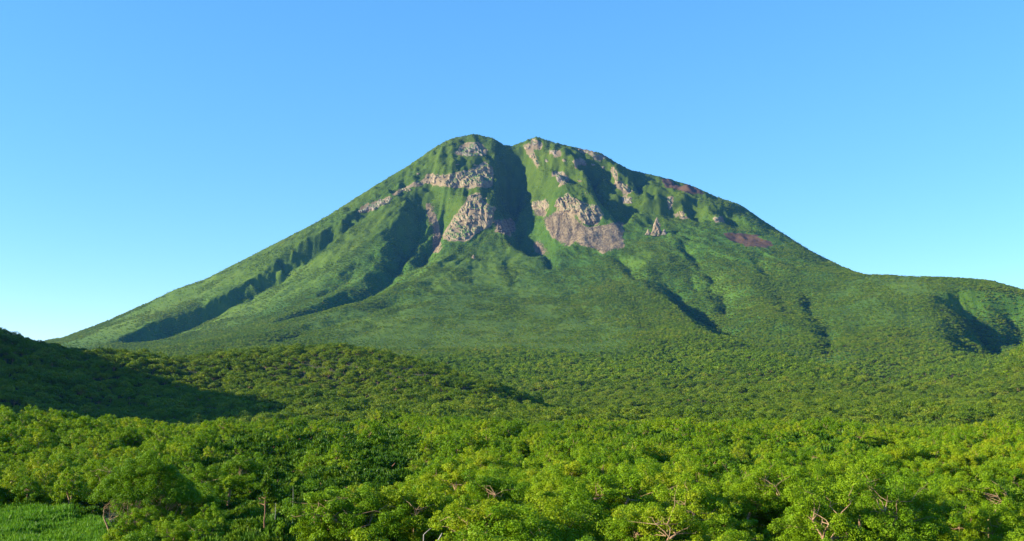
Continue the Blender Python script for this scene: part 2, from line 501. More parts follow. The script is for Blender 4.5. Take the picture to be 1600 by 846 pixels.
def leaf_material(name, stops, trans, tcol, rough=0.5, patch=0.02):
    """leaves: colour differs leaf by leaf, tree by tree and patch by patch; some light passes through"""
    m, ns, ls, b = mat(name)
    a = node(ns, 'ShaderNodeAttribute', attribute_name='tint')
    oi = ns.new('ShaderNodeObjectInfo')
    pn = noise(ns, ls, patch, 2.0, geo_pos(ns))
    s1 = node(ns, 'ShaderNodeMath', operation='MULTIPLY_ADD'); ls.new(oi.outputs['Random'], s1.inputs[0]); s1.inputs[1].default_value = 0.58
    s2 = node(ns, 'ShaderNodeMath', operation='MULTIPLY_ADD'); ls.new(a.outputs['Fac'], s2.inputs[0]); s2.inputs[1].default_value = 0.36
    s3 = node(ns, 'ShaderNodeMath', operation='MULTIPLY_ADD'); ls.new(pn, s3.inputs[0]); s3.inputs[1].default_value = 0.7; s3.inputs[2].default_value = -0.32
    ls.new(s3.outputs[0], s2.inputs[2]); ls.new(s2.outputs[0], s1.inputs[2])
    r = ramp(ns, stops)
    ls.new(s1.outputs[0], r.inputs[0])
    b.inputs['Roughness'].default_value = rough
    b.inputs['Specular IOR Level'].default_value = 0.1
    ls.new(r.outputs[0], b.inputs['Base Color'])
    t = ns.new('ShaderNodeBsdfTranslucent')
    ls.new(mixc(ns, ls, 1.0, r.outputs[0], tcol, 'MULTIPLY'), t.inputs['Color'])
    mx = ns.new('ShaderNodeMixShader'); mx.inputs[0].default_value = trans
    ls.new(b.outputs[0], mx.inputs[1]); ls.new(t.outputs[0], mx.inputs[2])
    ls.new(mx.outputs[0], ns['Material Output'].inputs['Surface'])
    return m

M_BIRCH = leaf_material('birch_leaves', [(0.05, (0.0707, 0.1617, 0.0043)), (0.4, (0.1307, 0.2426, 0.0053)), (0.7, (0.1961, 0.2911, 0.0064)), (0.97, (0.2943, 0.3127, 0.0117))], 0.28, (1.5, 1.35, 0.5))
M_PINE = leaf_material('pine_needles', [(0.05, (0.0265, 0.0782, 0.0060)), (0.45, (0.0553, 0.1319, 0.0080)), (0.75, (0.0939, 0.1710, 0.0100)), (1.0, (0.1436, 0.1857, 0.0140))], 0.2, (1.3, 1.2, 0.5), 0.45)
M_FOREST = leaf_material('hill_leaves', [(0.05, (0.0578, 0.1132, 0.0061)), (0.4, (0.0998, 0.1718, 0.0082)), (0.7, (0.1525, 0.2174, 0.0112)), (1.0, (0.2102, 0.2325, 0.0179))], 0.26, (1.4, 1.3, 0.6), patch=0.012)
M_SCRUB = leaf_material('scrub_leaves', [(0.05, (0.0728, 0.1447, 0.0049)), (0.45, (0.1212, 0.2136, 0.0063)), (0.75, (0.1856, 0.2617, 0.0091)), (1.0, (0.2582, 0.2757, 0.0158))], 0.3, (1.3, 1.2, 0.6), patch=0.006)
M_GRASSBLADE = leaf_material('bamboo_grass', [(0.0, (0.0488, 0.1365, 0.0094)), (0.5, (0.0829, 0.2047, 0.0131)), (1.0, (0.1463, 0.2632, 0.0187))], 0.3, (1.3, 1.3, 0.6), patch=0.25)

def bark_material(name, c0, c1, c2, scale=7.0):
    m, ns, ls, b = mat(name)
    tc = ns.new('ShaderNodeTexCoord')
    mp = node(ns, 'ShaderNodeMapping'); mp.inputs['Scale'].default_value = (1, 1, 3.2)
    ls.new(tc.outputs['Object'], mp.inputs['Vector'])
    n1 = noise(ns, ls, scale, 6.0, mp.outputs[0], 0.65)
    r = ramp(ns, [(0.3, c0), (0.5, c1), (0.7, c2)])
    ls.new(n1, r.inputs[0])
    ls.new(r.outputs[0], b.inputs['Base Color'])
    b.inputs['Roughness'].default_value = 0.8
    bp = node(ns, 'ShaderNodeBump', Strength=0.5, Distance=0.03)
    ls.new(n1, bp.inputs['Height']); ls.new(bp.outputs[0], b.inputs['Normal'])
    return m

M_BARK = bark_material('birch_bark', (0.10, 0.055, 0.028), (0.27, 0.165, 0.085), (0.42, 0.29, 0.17))
M_PBARK = bark_material('pine_bark', (0.05, 0.025, 0.015), (0.16, 0.07, 0.035), (0.30, 0.15, 0.08))
M_DEAD = bark_material('grey_dead_wood', (0.13, 0.12, 0.11), (0.3, 0.28, 0.26), (0.45, 0.42, 0.39))

def rock_material(name, stops, scale=0.11):
    m, ns, ls, b = mat(name)
    p = geo_pos(ns)
    n1 = noise(ns, ls, scale, 7.0, p, 0.62)
    mp = node(ns, 'ShaderNodeMapping'); mp.inputs['Scale'].default_value = (1, 1, 0.3)
    ls.new(p, mp.inputs['Vector'])
    n2 = noise(ns, ls, scale * 5, 5.0, mp.outputs[0], 0.6)
    ad = node(ns, 'ShaderNodeMath', operation='MULTIPLY_ADD'); ls.new(n2, ad.inputs[0]); ad.inputs[1].default_value = 0.6; ls.new(n1, ad.inputs[2])
    sb = node(ns, 'ShaderNodeMath', operation='SUBTRACT'); ls.new(ad.outputs[0], sb.inputs[0]); sb.inputs[1].default_value = 0.3
    r = ramp(ns, stops)
    ls.new(sb.outputs[0], r.inputs[0])
    # moss and turf on ledges that face the sky
    g = ns.new('ShaderNodeNewGeometry')
    sx_ = ns.new('ShaderNodeSeparateXYZ'); ls.new(g.outputs['True Normal'], sx_.inputs[0])
    md = node(ns, 'ShaderNodeMath', operation='MULTIPLY_ADD'); ls.new(n1, md.inputs[0]); md.inputs[1].default_value = 0.8; ls.new(sx_.outputs['Z'], md.inputs[2])
    mr = node(ns, 'ShaderNodeMapRange'); ls.new(md.outputs[0], mr.inputs[0]); mr.inputs[1].default_value = 0.98; mr.inputs[2].default_value = 1.08
    c = mixc(ns, ls, mr.outputs[0], r.outputs[0], (0.062, 0.12, 0.022))
    ls.new(c, b.inputs['Base Color'])
    b.inputs['Roughness'].default_value = 0.92
    b.inputs['Specular IOR Level'].default_value = 0.2
    bp = node(ns, 'ShaderNodeBump', Strength=0.9, Distance=2.0)
    ls.new(n2, bp.inputs['Height']); ls.new(bp.outputs[0], b.inputs['Normal'])
    return m

M_ROCK = rock_material('crag_rock', [(0.25, (0.0757, 0.0582, 0.0379)), (0.45, (0.1798, 0.1406, 0.0903)), (0.62, (0.2745, 0.2160, 0.1400)), (0.8, (0.3597, 0.3014, 0.2032))])
M_GREYROCK = rock_material('grey_crag_rock', [(0.25, (0.0672, 0.0598, 0.0484)), (0.45, (0.1632, 0.1380, 0.1100)), (0.65, (0.2592, 0.2208, 0.1760)), (0.8, (0.3456, 0.3036, 0.2464))])
M_SCREE, _ns, _ls, _b = mat('scree_stone')
_oi = _ns.new('ShaderNodeObjectInfo')
_r = ramp(_ns, [(0.0, (0.0833, 0.0630, 0.0399)), (0.5, (0.1581, 0.1209, 0.0764)), (1.0, (0.2501, 0.2057, 0.1328))])
_ls.new(_oi.outputs['Random'], _r.inputs[0]); _ls.new(_r.outputs[0], _b.inputs['Base Color'])
_b.inputs['Roughness'].default_value = 0.95

# turf, bare rock, scree and red cinder on the mountain's skin
M_LAND, ns, ls, b = mat('mountain_turf')
p = geo_pos(ns)
n_big = noise(ns, ls, 0.006, 5.0, p); n_mid = noise(ns, ls, 0.035, 5.0, p, 0.65); n_fine = noise(ns, ls, 0.22, 4.0, p, 0.7)
g_at = node(ns, 'ShaderNodeAttribute', attribute_name='grass')
turf = ramp(ns, [(0.38, (0.0228, 0.0494, 0.0020)), (0.45, (0.0368, 0.0725, 0.0021)), (0.56, (0.0543, 0.0922, 0.0026)), (0.72, (0.0874, 0.1070, 0.0050))])
scr = ramp(ns, [(0.36, (0.0234, 0.0647, 0.0050)), (0.5, (0.0403, 0.1004, 0.0071)), (0.7, (0.0742, 0.1339, 0.0112))])
_s = node(ns, 'ShaderNodeMath', operation='MULTIPLY_ADD'); ls.new(n_fine, _s.inputs[0]); _s.inputs[1].default_value = 0.35
_t = node(ns, 'ShaderNodeMath', operation='MULTIPLY_ADD'); ls.new(n_mid, _t.inputs[0]); _t.inputs[1].default_value = 0.35
_u = node(ns, 'ShaderNodeMath', operation='MULTIPLY'); ls.new(n_big, _u.inputs[0]); _u.inputs[1].default_value = 0.32
ls.new(_u.outputs[0], _t.inputs[2]); ls.new(_t.outputs[0], _s.inputs[2])
ls.new(_s.outputs[0], turf.inputs[0]); ls.new(_s.outputs[0], scr.inputs[0])
# bamboo-grass meadow on the lower fans is a fresher green than the alpine heath above
mead = ramp(ns, [(0.38, (0.0380, 0.0814, 0.0049)), (0.5, (0.0623, 0.1169, 0.0063)), (0.7, (0.0988, 0.1406, 0.0098))])
ls.new(_s.outputs[0], mead.inputs[0])
m_at = node(ns, 'ShaderNodeAttribute', attribute_name='meadow')
grassy = mixc(ns, ls, m_at.outputs['Fac'], turf.outputs[0], mead.outputs[0])
col = mixc(ns, ls, g_at.outputs['Fac'], scr.outputs[0], grassy)
rockr = ramp(ns, [(0.3, (0.0864, 0.0650, 0.0384)), (0.5, (0.1725, 0.1335, 0.0788)), (0.72, (0.2587, 0.2120, 0.1265))])
_mp = node(ns, 'ShaderNodeMapping'); _mp.inputs['Scale'].default_value = (1.0, 0.16, 0.16)
ls.new(p, _mp.inputs['Vector'])
n_run = noise(ns, ls, 0.085, 4.0, _mp.outputs[0], 0.6)   # stones sorted in runs down the slope
_q = node(ns, 'ShaderNodeMath', operation='MULTIPLY_ADD'); ls.new(n_run, _q.inputs[0]); _q.inputs[1].default_value = 0.7
_q2 = node(ns, 'ShaderNodeMath', operation='MULTIPLY_ADD'); ls.new(_s.outputs[0], _q2.inputs[0]); _q2.inputs[1].default_value = 0.6; _q2.inputs[2].default_value = -0.14
ls.new(_q2.outputs[0], _q.inputs[2]); ls.new(_q.outputs[0], rockr.inputs[0])
def edged(attr_name, lo, hi_):
    a_ = node(ns, 'ShaderNodeAttribute', attribute_name=attr_name)
    q = node(ns, 'ShaderNodeMath', operation='MULTIPLY_ADD'); ls.new(n_fine, q.inputs[0]); q.inputs[1].default_value = 0.9
    w_ = node(ns, 'ShaderNodeMath', operation='SUBTRACT'); ls.new(a_.outputs['Fac'], w_.inputs[0]); w_.inputs[1].default_value = 0.45
    ls.new(w_.outputs[0], q.inputs[2])
    mr_ = node(ns, 'ShaderNodeMapRange'); ls.new(q.outputs[0], mr_.inputs[0]); mr_.inputs[1].default_value = lo; mr_.inputs[2].default_value = hi_
    return mr_.outputs[0]
col = mixc(ns, ls, edged('rock', 0.42, 0.6), col, rockr.outputs[0])
redr = ramp(ns, [(0.3, (0.0479, 0.0274, 0.0145)), (0.6, (0.0876, 0.0550, 0.0292)), (0.8, (0.1115, 0.0935, 0.0499))])
ls.new(_s.outputs[0], redr.inputs[0])
col = mixc(ns, ls, edged('cinder', 0.4, 0.62), col, redr.outputs[0])
ls.new(col, b.inputs['Base Color'])
b.inputs['Roughness'].default_value = 0.95
b.inputs['Specular IOR Level'].default_value = 0.15
bp = node(ns, 'ShaderNodeBump', Strength=0.8, Distance=2.5)
ls.new(n_fine, bp.inputs['Height']); ls.new(bp.outputs[0], b.inputs['Normal'])

M_SOIL, ns, ls, b = mat('thicket_floor')
p = geo_pos(ns)
r = ramp(ns, [(0.35, (0.018, 0.028, 0.008)), (0.6, (0.035, 0.065, 0.012)), (0.8, (0.06, 0.11, 0.018))])
ls.new(noise(ns, ls, 0.5, 6.0, p, 0.65), r.inputs[0]); ls.new(r.outputs[0], b.inputs['Base Color'])
b.inputs['Roughness'].default_value = 0.95

# ------------------------------------------------------------------ mountain and ground meshes
ROCKS = {  # bare rock seen through the turf, by where it lies
    'band': [(660, 275), (675, 272), (698, 272), (735, 268), (760, 255), (770, 262), (769, 291), (735, 293), (705, 293), (680, 288), (662, 286)],
    'summit': [(707, 240), (722, 228), (745, 222), (760, 236), (758, 245), (735, 245)],
    'crag': [(735, 303), (752, 303), (758, 318), (776, 325), (767, 352), (745, 366), (725, 377), (703, 378), (690, 370), (703, 350), (718, 330), (728, 318)],
    'strip': [(666, 318), (677, 320), (684, 352), (690, 380), (684, 395), (676, 394), (677, 365), (668, 340)],
    'debris': [(770, 346), (800, 342), (807, 358), (795, 367), (777, 362)],
    'redge': [(815, 228), (826, 225), (838, 243), (847, 264), (838, 260), (826, 244)],
    'rtop': [(830, 216), (850, 222), (845, 236), (830, 234)],
    'rs1': [(857, 233), (872, 234), (876, 245), (862, 247)], 'rs2': [(898, 248), (914, 249), (917, 260), (902, 260)],
    'rs3': [(862, 270), (880, 266), (893, 280), (880, 286), (870, 289)],
    'rim': [(893, 232), (915, 234), (952, 245), (942, 251), (915, 243)],
    'e1': [(953, 258), (962, 262), (967, 280), (957, 278)], 'e2': [(961, 280), (975, 284), (992, 300), (980, 304), (962, 292)], 'e3': [(973, 306), (988, 306), (988, 318), (975, 317)],
    'bigcrag': [(868, 313), (885, 301), (900, 312), (920, 320), (932, 321), (939, 338), (932, 351), (915, 351), (905, 346), (898, 336), (880, 331), (866, 322)],
    'lcrag': [(831, 314), (850, 311), (860, 320), (846, 330), (832, 325)], 'lscree': [(834, 328), (852, 328), (849, 338), (838, 338)],
    'scree': [(848, 342), (865, 333), (880, 330), (905, 350), (920, 356), (945, 352), (970, 347), (973, 388), (950, 391), (942, 395), (920, 388), (900, 378), (888, 385), (872, 378), (856, 358)],
    'wet': [(836, 375), (846, 379), (859, 397), (850, 399), (840, 390)],
    'f1': [(1043, 306), (1052, 308), (1051, 326), (1044, 328)], 'f2': [(1052, 331), (1064, 332), (1078, 342), (1065, 343)],
    'f3': [(1112, 338), (1124, 336), (1131, 345), (1116, 350)],
    'la': [(556, 332), (575, 318), (600, 310), (616, 304), (612, 317), (590, 326), (562, 336)], 'lb': [(613, 302), (640, 290), (662, 279), (662, 288), (640, 298), (620, 308)],
}
CINDER = [[(1028, 279), (1055, 282), (1080, 290), (1102, 301), (1085, 303), (1060, 298), (1040, 291)], [(1133, 365), (1150, 362), (1180, 368), (1205, 378), (1213, 385), (1195, 389), (1165, 386), (1140, 377)]]
GRASS = [
    [(738, 385), (795, 378), (850, 435), (905, 480), (960, 505), (1000, 540), (880, 548), (700, 552), (560, 552), (380, 548), (470, 515), (600, 478), (660, 440), (705, 405)],
    [(640, 305), (660, 330), (600, 405), (500, 470), (380, 505), (230, 548), (280, 505), (430, 425), (540, 350)],
    [(80, 540), (160, 535), (235, 500), (345, 455), (400, 445), (450, 400), (560, 332), (660, 285), (700, 205), (400, 380), (200, 480)],
    [(640, 310), (700, 205), (860, 205), (1000, 260), (1190, 340), (1150, 350), (1060, 350), (985, 345), (940, 330), (860, 345), (780, 345), (700, 372), (660, 330)],
    [(1290, 440), (1350, 428), (1520, 432), (1500, 455), (1400, 462), (1330, 462)], [(1290, 490), (1330, 472), (1400, 476), (1430, 500), (1370, 512), (1310, 510)], [(1375, 515), (1445, 520), (1450, 530), (1390, 526)],
    [(1110, 425), (1125, 420), (1170, 470), (1190, 480), (1150, 480), (1135, 455)], [(1000, 380), (1040, 375), (1070, 420), (1040, 430), (1010, 415)]]

j0 = int(np.searchsorted(gy, 893))
j1 = int(np.searchsorted(gy, 3640))
MX, MY, MZ = GXm[j0:j1], GYm[j0:j1], GZ[j0:j1]
mu, mv = project(np.stack([MX, MY, MZ], -1))
ju = mu + 9 * fbm(MX / 50, MY / 50, s=51, n=4); jv = mv + 5 * fbm(MX / 50, MY / 50, s=53, n=4)
front = MY < np.interp(mu, [c[0] for c in SKY], [c[2] for c in SKY]) + 40
A_rock = np.zeros(MX.shape); A_cin = np.zeros(MX.shape); A_gr = np.zeros(MX.shape)
for k, pl in ROCKS.items():
    A_rock = np.maximum(A_rock, inside(pl, ju, jv) & front)
for pl in CINDER:
    A_cin = np.maximum(A_cin, inside(pl, ju, jv) & front)
ju2 = mu + 70 * fbm(MX / 200, MY / 200, s=61, n=5); jv2 = mv + 34 * fbm(MX / 200, MY / 200, s=63, n=5)
for pl in GRASS:
    A_gr = np.maximum(A_gr, inside(pl, ju2, jv2))
def blur(a, n):
    for _ in range(n):
        q = np.pad(a, 1, mode='edge')
        a = (4 * a + q[2:, 1:-1] + q[:-2, 1:-1] + q[1:-1, 2:] + q[1:-1, :-2]) / 8
    return a
A_rock = blur(A_rock * 1.0, 2); A_cin = blur(A_cin * 1.0, 4); A_gr = cubic_up(blur(A_gr[::6, ::6] * 1.0, 10), 0, 0, 6.0, np.arange(MX.shape[1]) * 1.0, np.arange(MX.shape[0]) * 1.0)
me = grid_mesh('mountain', MX, MY, MZ)
attr(me, 'rock', A_rock); attr(me, 'cinder', A_cin); attr(me, 'grass', A_gr)
attr(me, 'meadow', 1 - smooth(300, 520, MZ + 70 * fbm(MX / 150, MY / 150, s=121, n=4)))
me.materials.append(M_LAND)
link('mountain', me, 'structure')
me = grid_mesh('ground', NXm, NYm, NZ - 0.15)
me.materials.append(M_SOIL)
link('ground', me, 'structure')

# ------------------------------------------------------------------ plants: meshes
class Tree:
    """collects tapered limbs and leaves; builds them as meshes"""
    def __init__(self, seed):
        self.r = np.random.default_rng(seed)
        self.v, self.f = [], []          # limbs
        self.lc, self.lt = [], []        # leaf corners (n,4,3) and tints
        self.nv = 0

    def limb(self, pts, r0, r1, sides=6):
        pts = np.asarray(pts, float)
        n = len(pts)
        t = np.gradient(pts, axis=0); t /= np.linalg.norm(t, axis=1)[:, None] + 1e-9
        ref = np.array([0.31, 0.95, 0.1])
        a = np.cross(t, ref); a /= np.linalg.norm(a, axis=1)[:, None] + 1e-9
        b = np.cross(t, a)
        rad = np.linspace(r0, r1, n) * (1 + 0.18 * self.r.standard_normal(n).clip(-1, 1))
        th = np.linspace(0, 2 * np.pi, sides, endpoint=False)
        ring = pts[:, None] + rad[:, None, None] * (np.cos(th)[None, :, None] * a[:, None] + np.sin(th)[None, :, None] * b[:, None])
        i = np.arange(n * sides).reshape(n, sides) + self.nv
        j = np.roll(i, -1, 1)
        self.f.append(np.stack([i[:-1], j[:-1], j[1:], i[1:]], -1).reshape(-1, 4))
        self.v.append(ring.reshape(-1, 3)); self.nv += n * sides

    def bend(self, p0, p1, n=5, wob=0.12, sag=0.0):
        p0 = np.asarray(p0, float); p1 = np.asarray(p1, float)
        t = np.linspace(0, 1, n)[:, None]
        L = np.linalg.norm(p1 - p0)
        q = p0 + (p1 - p0) * t + self.r.standard_normal((n, 3)) * wob * L * 0.5 * np.sin(np.pi * t)
        q[:, 2] += sag * L * np.sin(np.pi * t[:, 0])
        q[0], q[-1] = p0, p1
        return q

    def leaves(self, c, n, rad, size, up=0.5, shell=0.6, flat=0.75, aspect=0.62):
        """n leaves round centre c, most of them near the clump's surface"""
        r = self.r
        d = r.standard_normal((n, 3)); d[:, 2] += 0.25
        d /= np.linalg.norm(d, axis=1)[:, None]
        k = shell + (1 - shell) * r.random(n)
        k = np.where(r.random(n) < 0.12, k * 1.2, k)
        P = np.asarray(c) + d * (k * rad)[:, None] * np.array([1, 1, flat])
        nr = d * 0.8 + r.standard_normal((n, 3)) * 0.6; nr[:, 2] += up
        nr /= np.linalg.norm(nr, axis=1)[:, None]
        a = np.cross(nr, r.standard_normal((n, 3))); a /= np.linalg.norm(a, axis=1)[:, None] + 1e-9
        b = np.cross(nr, a)
        s = size * (0.65 + 0.7 * r.random(n))[:, None]
        q = np.stack([P - a * s * 0.5, P + b * s * 0.5 * aspect, P + a * s * 0.5, P - b * s * 0.5 * aspect], 1)
        self.lc.append(q); self.lt.append(r.random(n) * 0.6 + 0.4 * r.random())

    def tuft(self, c, n, L, lean=(0, 0, 1), spread=0.55, width=0.05):
        """an upright brush of needles"""
        r = self.r
        d = np.asarray(lean, float) + r.standard_normal((n, 3)) * spread
        d /= np.linalg.norm(d, axis=1)[:, None]
        a = np.cross(d, r.standard_normal((n, 3))); a /= np.linalg.norm(a, axis=1)[:, None] + 1e-9
        l = L * (0.7 + 0.5 * r.random(n))[:, None]
        P = np.repeat(np.asarray(c, float)[None], n, 0)
        w = width * l / L
        q = np.stack([P, P + d * l * 0.55 + a * w, P + d * l, P + d * l * 0.55 - a * w], 1)
        self.lc.append(q); self.lt.append(np.full(n, r.random()) * 0.7 + 0.3 * r.random(n))

    def wood_mesh(self, name, m):
        me = bpy.data.meshes.new(name)
        fill(me, np.concatenate(self.v), np.concatenate(self.f)); me.materials.append(m)
        return me

    def leaf_mesh(self, name, m):
        q = np.concatenate(self.lc); n = len(q)
        me = bpy.data.meshes.new(name)
        fill(me, q.reshape(-1, 3), np.arange(n * 4).reshape(n, 4), smooth_=False); me.materials.append(m)
        attr(me, 'tint', np.repeat(np.concatenate(self.lt), 4))
        return me

    def joined(self, name, mw, ml):
        q = np.concatenate(self.lc); n = len(q)
        v = np.concatenate(self.v); f = np.concatenate(self.f)
        me = bpy.data.meshes.new(name)
        fill(me, np.r_[v, q.reshape(-1, 3)], np.r_[f, np.arange(n * 4).reshape(n, 4) + len(v)], smooth_=False, mats=np.r_[np.zeros(len(f)), np.ones(n)])
        me.materials.append(mw); me.materials.append(ml)
        attr(me, 'tint', np.r_[np.zeros(len(v)), np.repeat(np.concatenate(self.lt), 4)])
        return me

def birch(seed, H=4.3, Rr=2.3, clumps=46, per=300, size=0.1, stems=3, lod=1.0, round_=0.55):
    """a wind-clipped birch: a few crooked stems, a broad domed crown of leaf clumps"""
    T = Tree(seed); r = T.r
    lean = r.standard_normal(2) * 0.25
    ends = []
    for s in range(stems):
        th = 2 * np.pi * (s + r.random() * 0.7) / stems
        k = 0.45 * Rr * (0.5 + 0.6 * r.random())
        fork = np.array([0.3 * k * math.cos(th), 0.3 * k * math.sin(th), H * (0.28 + 0.1 * r.random())])
        end = np.array([k * math.cos(th) + lean[0], k * math.sin(th) + lean[1], H * (0.62 + 0.12 * r.random())])
        b0 = np.array([0.12 * math.cos(th), 0.12 * math.sin(th), -0.3])
        p1 = T.bend(b0, fork, 4, 0.16); p2 = T.bend(fork, end, 5, 0.22)
        T.limb(np.r_[p1, p2[1:]], 0.10 * H / 4, 0.045 * H / 4)
        ends += [p2[2], p2[3], end]
    ends = np.array(ends)
    lob = r.random(3) * 6.28
    for c in range(clumps):
        th = 2.399963 * c + r.random() * 0.5
        q = math.sqrt((c + 0.5) / clumps)
        rad = Rr * q * (0.84 + 0.24 * math.sin(2 * th + lob[0]) + 0.16 * math.sin(5 * th + lob[1])) * (0.85 + 0.3 * r.random())
        dome = (1 - q ** 2.2 * (0.62 + 0.25 * r.random())) * (1 - round_) + round_
        z = H * dome * (0.78 + 0.3 * r.random() + 0.10 * math.sin(3 * th + lob[2])) - 0.3
        if q > 0.75 and r.random() < 0.5:
            z -= H * 0.2 * r.random()
        ctr = np.array([rad * math.cos(th) + lean[0], rad * math.sin(th) + lean[1], z])
        rc = Rr * (0.12 + 0.09 * r.random())
        T.leaves(ctr, int(per * lod * (rc / (0.18 * Rr)) ** 2), rc, size, shell=0.5)
        if c % 2 == 0:
            e = ends[np.argmin(((ends - ctr) ** 2).sum(1))]
            T.limb(T.bend(e, ctr, 4, 0.18), 0.028 * H / 4, 0.008, 4)
    # lower, inner leaves close the crown
    for c in range(int(clumps * 0.3)):
        th = r.random() * 6.28; q = Rr * (0.7 + 0.25 * r.random())
        T.leaves((q * math.cos(th) + lean[0], q * math.sin(th) + lean[1], H * (0.14 + 0.3 * r.random())), int(per * lod * 0.9), Rr * 0.2, size, shell=0.45)
    for c in range(int(clumps * 0.35)):
        th = r.random() * 6.28; q = r.random() ** 0.5 * 0.8 * Rr
        T.leaves((q * math.cos(th) + lean[0], q * math.sin(th) + lean[1], H * (0.36 + 0.26 * r.random())), int(per * lod * 0.6), Rr * 0.22, size, shell=0.4)
    return T

def pine(seed, H=2.1, Rr=1.9, tufts=420, L=0.30, n=9, arms=9):
    """creeping stone pine: arching arms, upright brushes of needles at the tips"""
    T = Tree(seed); r = T.r
    lob = r.random(4) * 6.28
    for a in range(arms):
        th = 2 * np.pi * (a + r.random() * 0.6) / arms
        k = Rr * (0.6 + 0.35 * r.random())
        T.limb(T.bend((0, 0, -0.2), (k * math.cos(th), k * math.sin(th), H * (0.55 + 0.25 * r.random())), 5, 0.12, 0.1), 0.06, 0.02, 5)
    for c in range(tufts):
        th = r.random() * 6.283
        q = math.sqrt(r.random())
        rr = Rr * q * (0.85 + 0.14 * math.sin(4 * th + lob[0]) + 0.1 * math.sin(7 * th + lob[1]))
        top = H * (1 - 0.62 * q ** 2.4) * (0.9 + 0.12 * math.sin(rr * 5 + lob[2]) * math.sin(th * 3 + lob[3]))
        z = top - (0.0 if r.random() < 0.72 else r.random() * 0.7 * top)
        T.tuft((rr * math.cos(th), rr * math.sin(th), z - L * 0.6), n, L * (0.8 + 0.5 * r.random()), (0.5 * math.cos(th) * q, 0.5 * math.sin(th) * q, 1.0), 0.5, L * 0.16)
    return T

def forest_tree(seed, H, Rr, clumps, per, size):
    T = Tree(seed); r = T.r
    fork = (0.1 * Rr * r.standard_normal(), 0.1 * Rr * r.standard_normal(), H * 0.45)
    T.limb(T.bend((0, 0, -0.5), fork, 4, 0.1), 0.045 * H * 0.5, 0.03 * H * 0.5, 5)
    for c in range(clumps):
        th = 2.399963 * c + r.random()
        q = math.sqrt((c + 0.5) / clumps)
        rad = Rr * q * (0.85 + 0.3 * r.random())
        z = H * (0.52 + 0.40 * math.sqrt(max(0.0, 1 - 0.9 * q * q))) - 0.2 * H * (r.random() ** 2)
        ctr = np.array([rad * math.cos(th), rad * math.sin(th), z])
        T.leaves(ctr, per, Rr * (0.26 + 0.14 * r.random()), size, shell=0.45, flat=0.8)
        if c % 4 == 0:
            T.limb(T.bend(fork, ctr, 3, 0.15), 0.02 * H * 0.5, 0.01, 3)
    return T

def holder(name, meshes):
    c = bpy.data.collections.new(name)
    for k, me in enumerate(meshes):
        o = bpy.data.objects.new('%s_%02d' % (name, k), me)
        c.objects.link(o)
    return c

def scatter(name, label, cat, pts, scale, idx, coll, seed=0, tilt=0.0):
    """one object whose nodes set a plant (or stone) from coll on each of its points"""
    n = len(pts)
    rg = np.random.default_rng(seed)
    me = bpy.data.meshes.new(name)
    me.vertices.add(n); me.vertices.foreach_set('co', np.asarray(pts, np.float32).ravel())
    rot = np.c_[rg.standard_normal(n) * tilt, rg.standard_normal(n) * tilt, rg.random(n) * 6.283]
    attr(me, 'turn', rot, 'FLOAT_VECTOR'); attr(me, 'size', scale, 'FLOAT_VECTOR'); attr(me, 'which', idx, 'INT')
    o = link(name, me, 'stuff', label, cat)
    nt = bpy.data.node_groups.new(name, 'GeometryNodeTree')
    nt.interface.new_socket('Geometry', in_out='INPUT', socket_type='NodeSocketGeometry')
    nt.interface.new_socket('Geometry', in_out='OUTPUT', socket_type='NodeSocketGeometry')
    N = nt.nodes
    gi, go = N.new('NodeGroupInput'), N.new('NodeGroupOutput')
    iop = N.new('GeometryNodeInstanceOnPoints'); ci = N.new('GeometryNodeCollectionInfo')
    ci.inputs['Collection'].default_value = coll
    ci.inputs['Separate Children'].default_value = True; ci.inputs['Reset Children'].default_value = True
    iop.inputs['Pick Instance'].default_value = True
    def na(nm, t):
        a = N.new('GeometryNodeInputNamedAttribute'); a.data_type = t; a.inputs['Name'].default_value = nm
        return a.outputs['Attribute']
    nt.links.new(gi.outputs[0], iop.inputs['Points']); nt.links.new(ci.outputs[0], iop.inputs['Instance'])
    nt.links.new(na('which', 'INT'), iop.inputs['Instance Index'])
    e2r = N.new('FunctionNodeEulerToRotation'); nt.links.new(na('turn', 'FLOAT_VECTOR'), e2r.inputs[0])
    nt.links.new(e2r.outputs[0], iop.inputs['Rotation']); nt.links.new(na('size', 'FLOAT_VECTOR'), iop.inputs['Scale'])
    nt.links.new(iop.outputs[0], go.inputs[0])
    mod = o.modifiers.new('plants', 'NODES'); mod.node_group = nt
    return o

def jitter_grid(x0, x1, y0, y1, s, seed, jit=0.42):
    rg = np.random.default_rng(seed)
    X, Y = np.meshgrid(np.arange(x0, x1, s), np.arange(y0, y1, s * 0.87))
    X = X + (np.arange(X.shape[0]) % 2)[:, None] * s * 0.5
    X = X + rg.uniform(-jit, jit, X.shape) * s; Y = Y + rg.uniform(-jit, jit, X.shape) * s
    return X.ravel(), Y.ravel(), rg

def in_view(x, y, margin=30.0):
    return np.abs(x) < y * (W0 / 2 / FPX) * 1.03 + margin

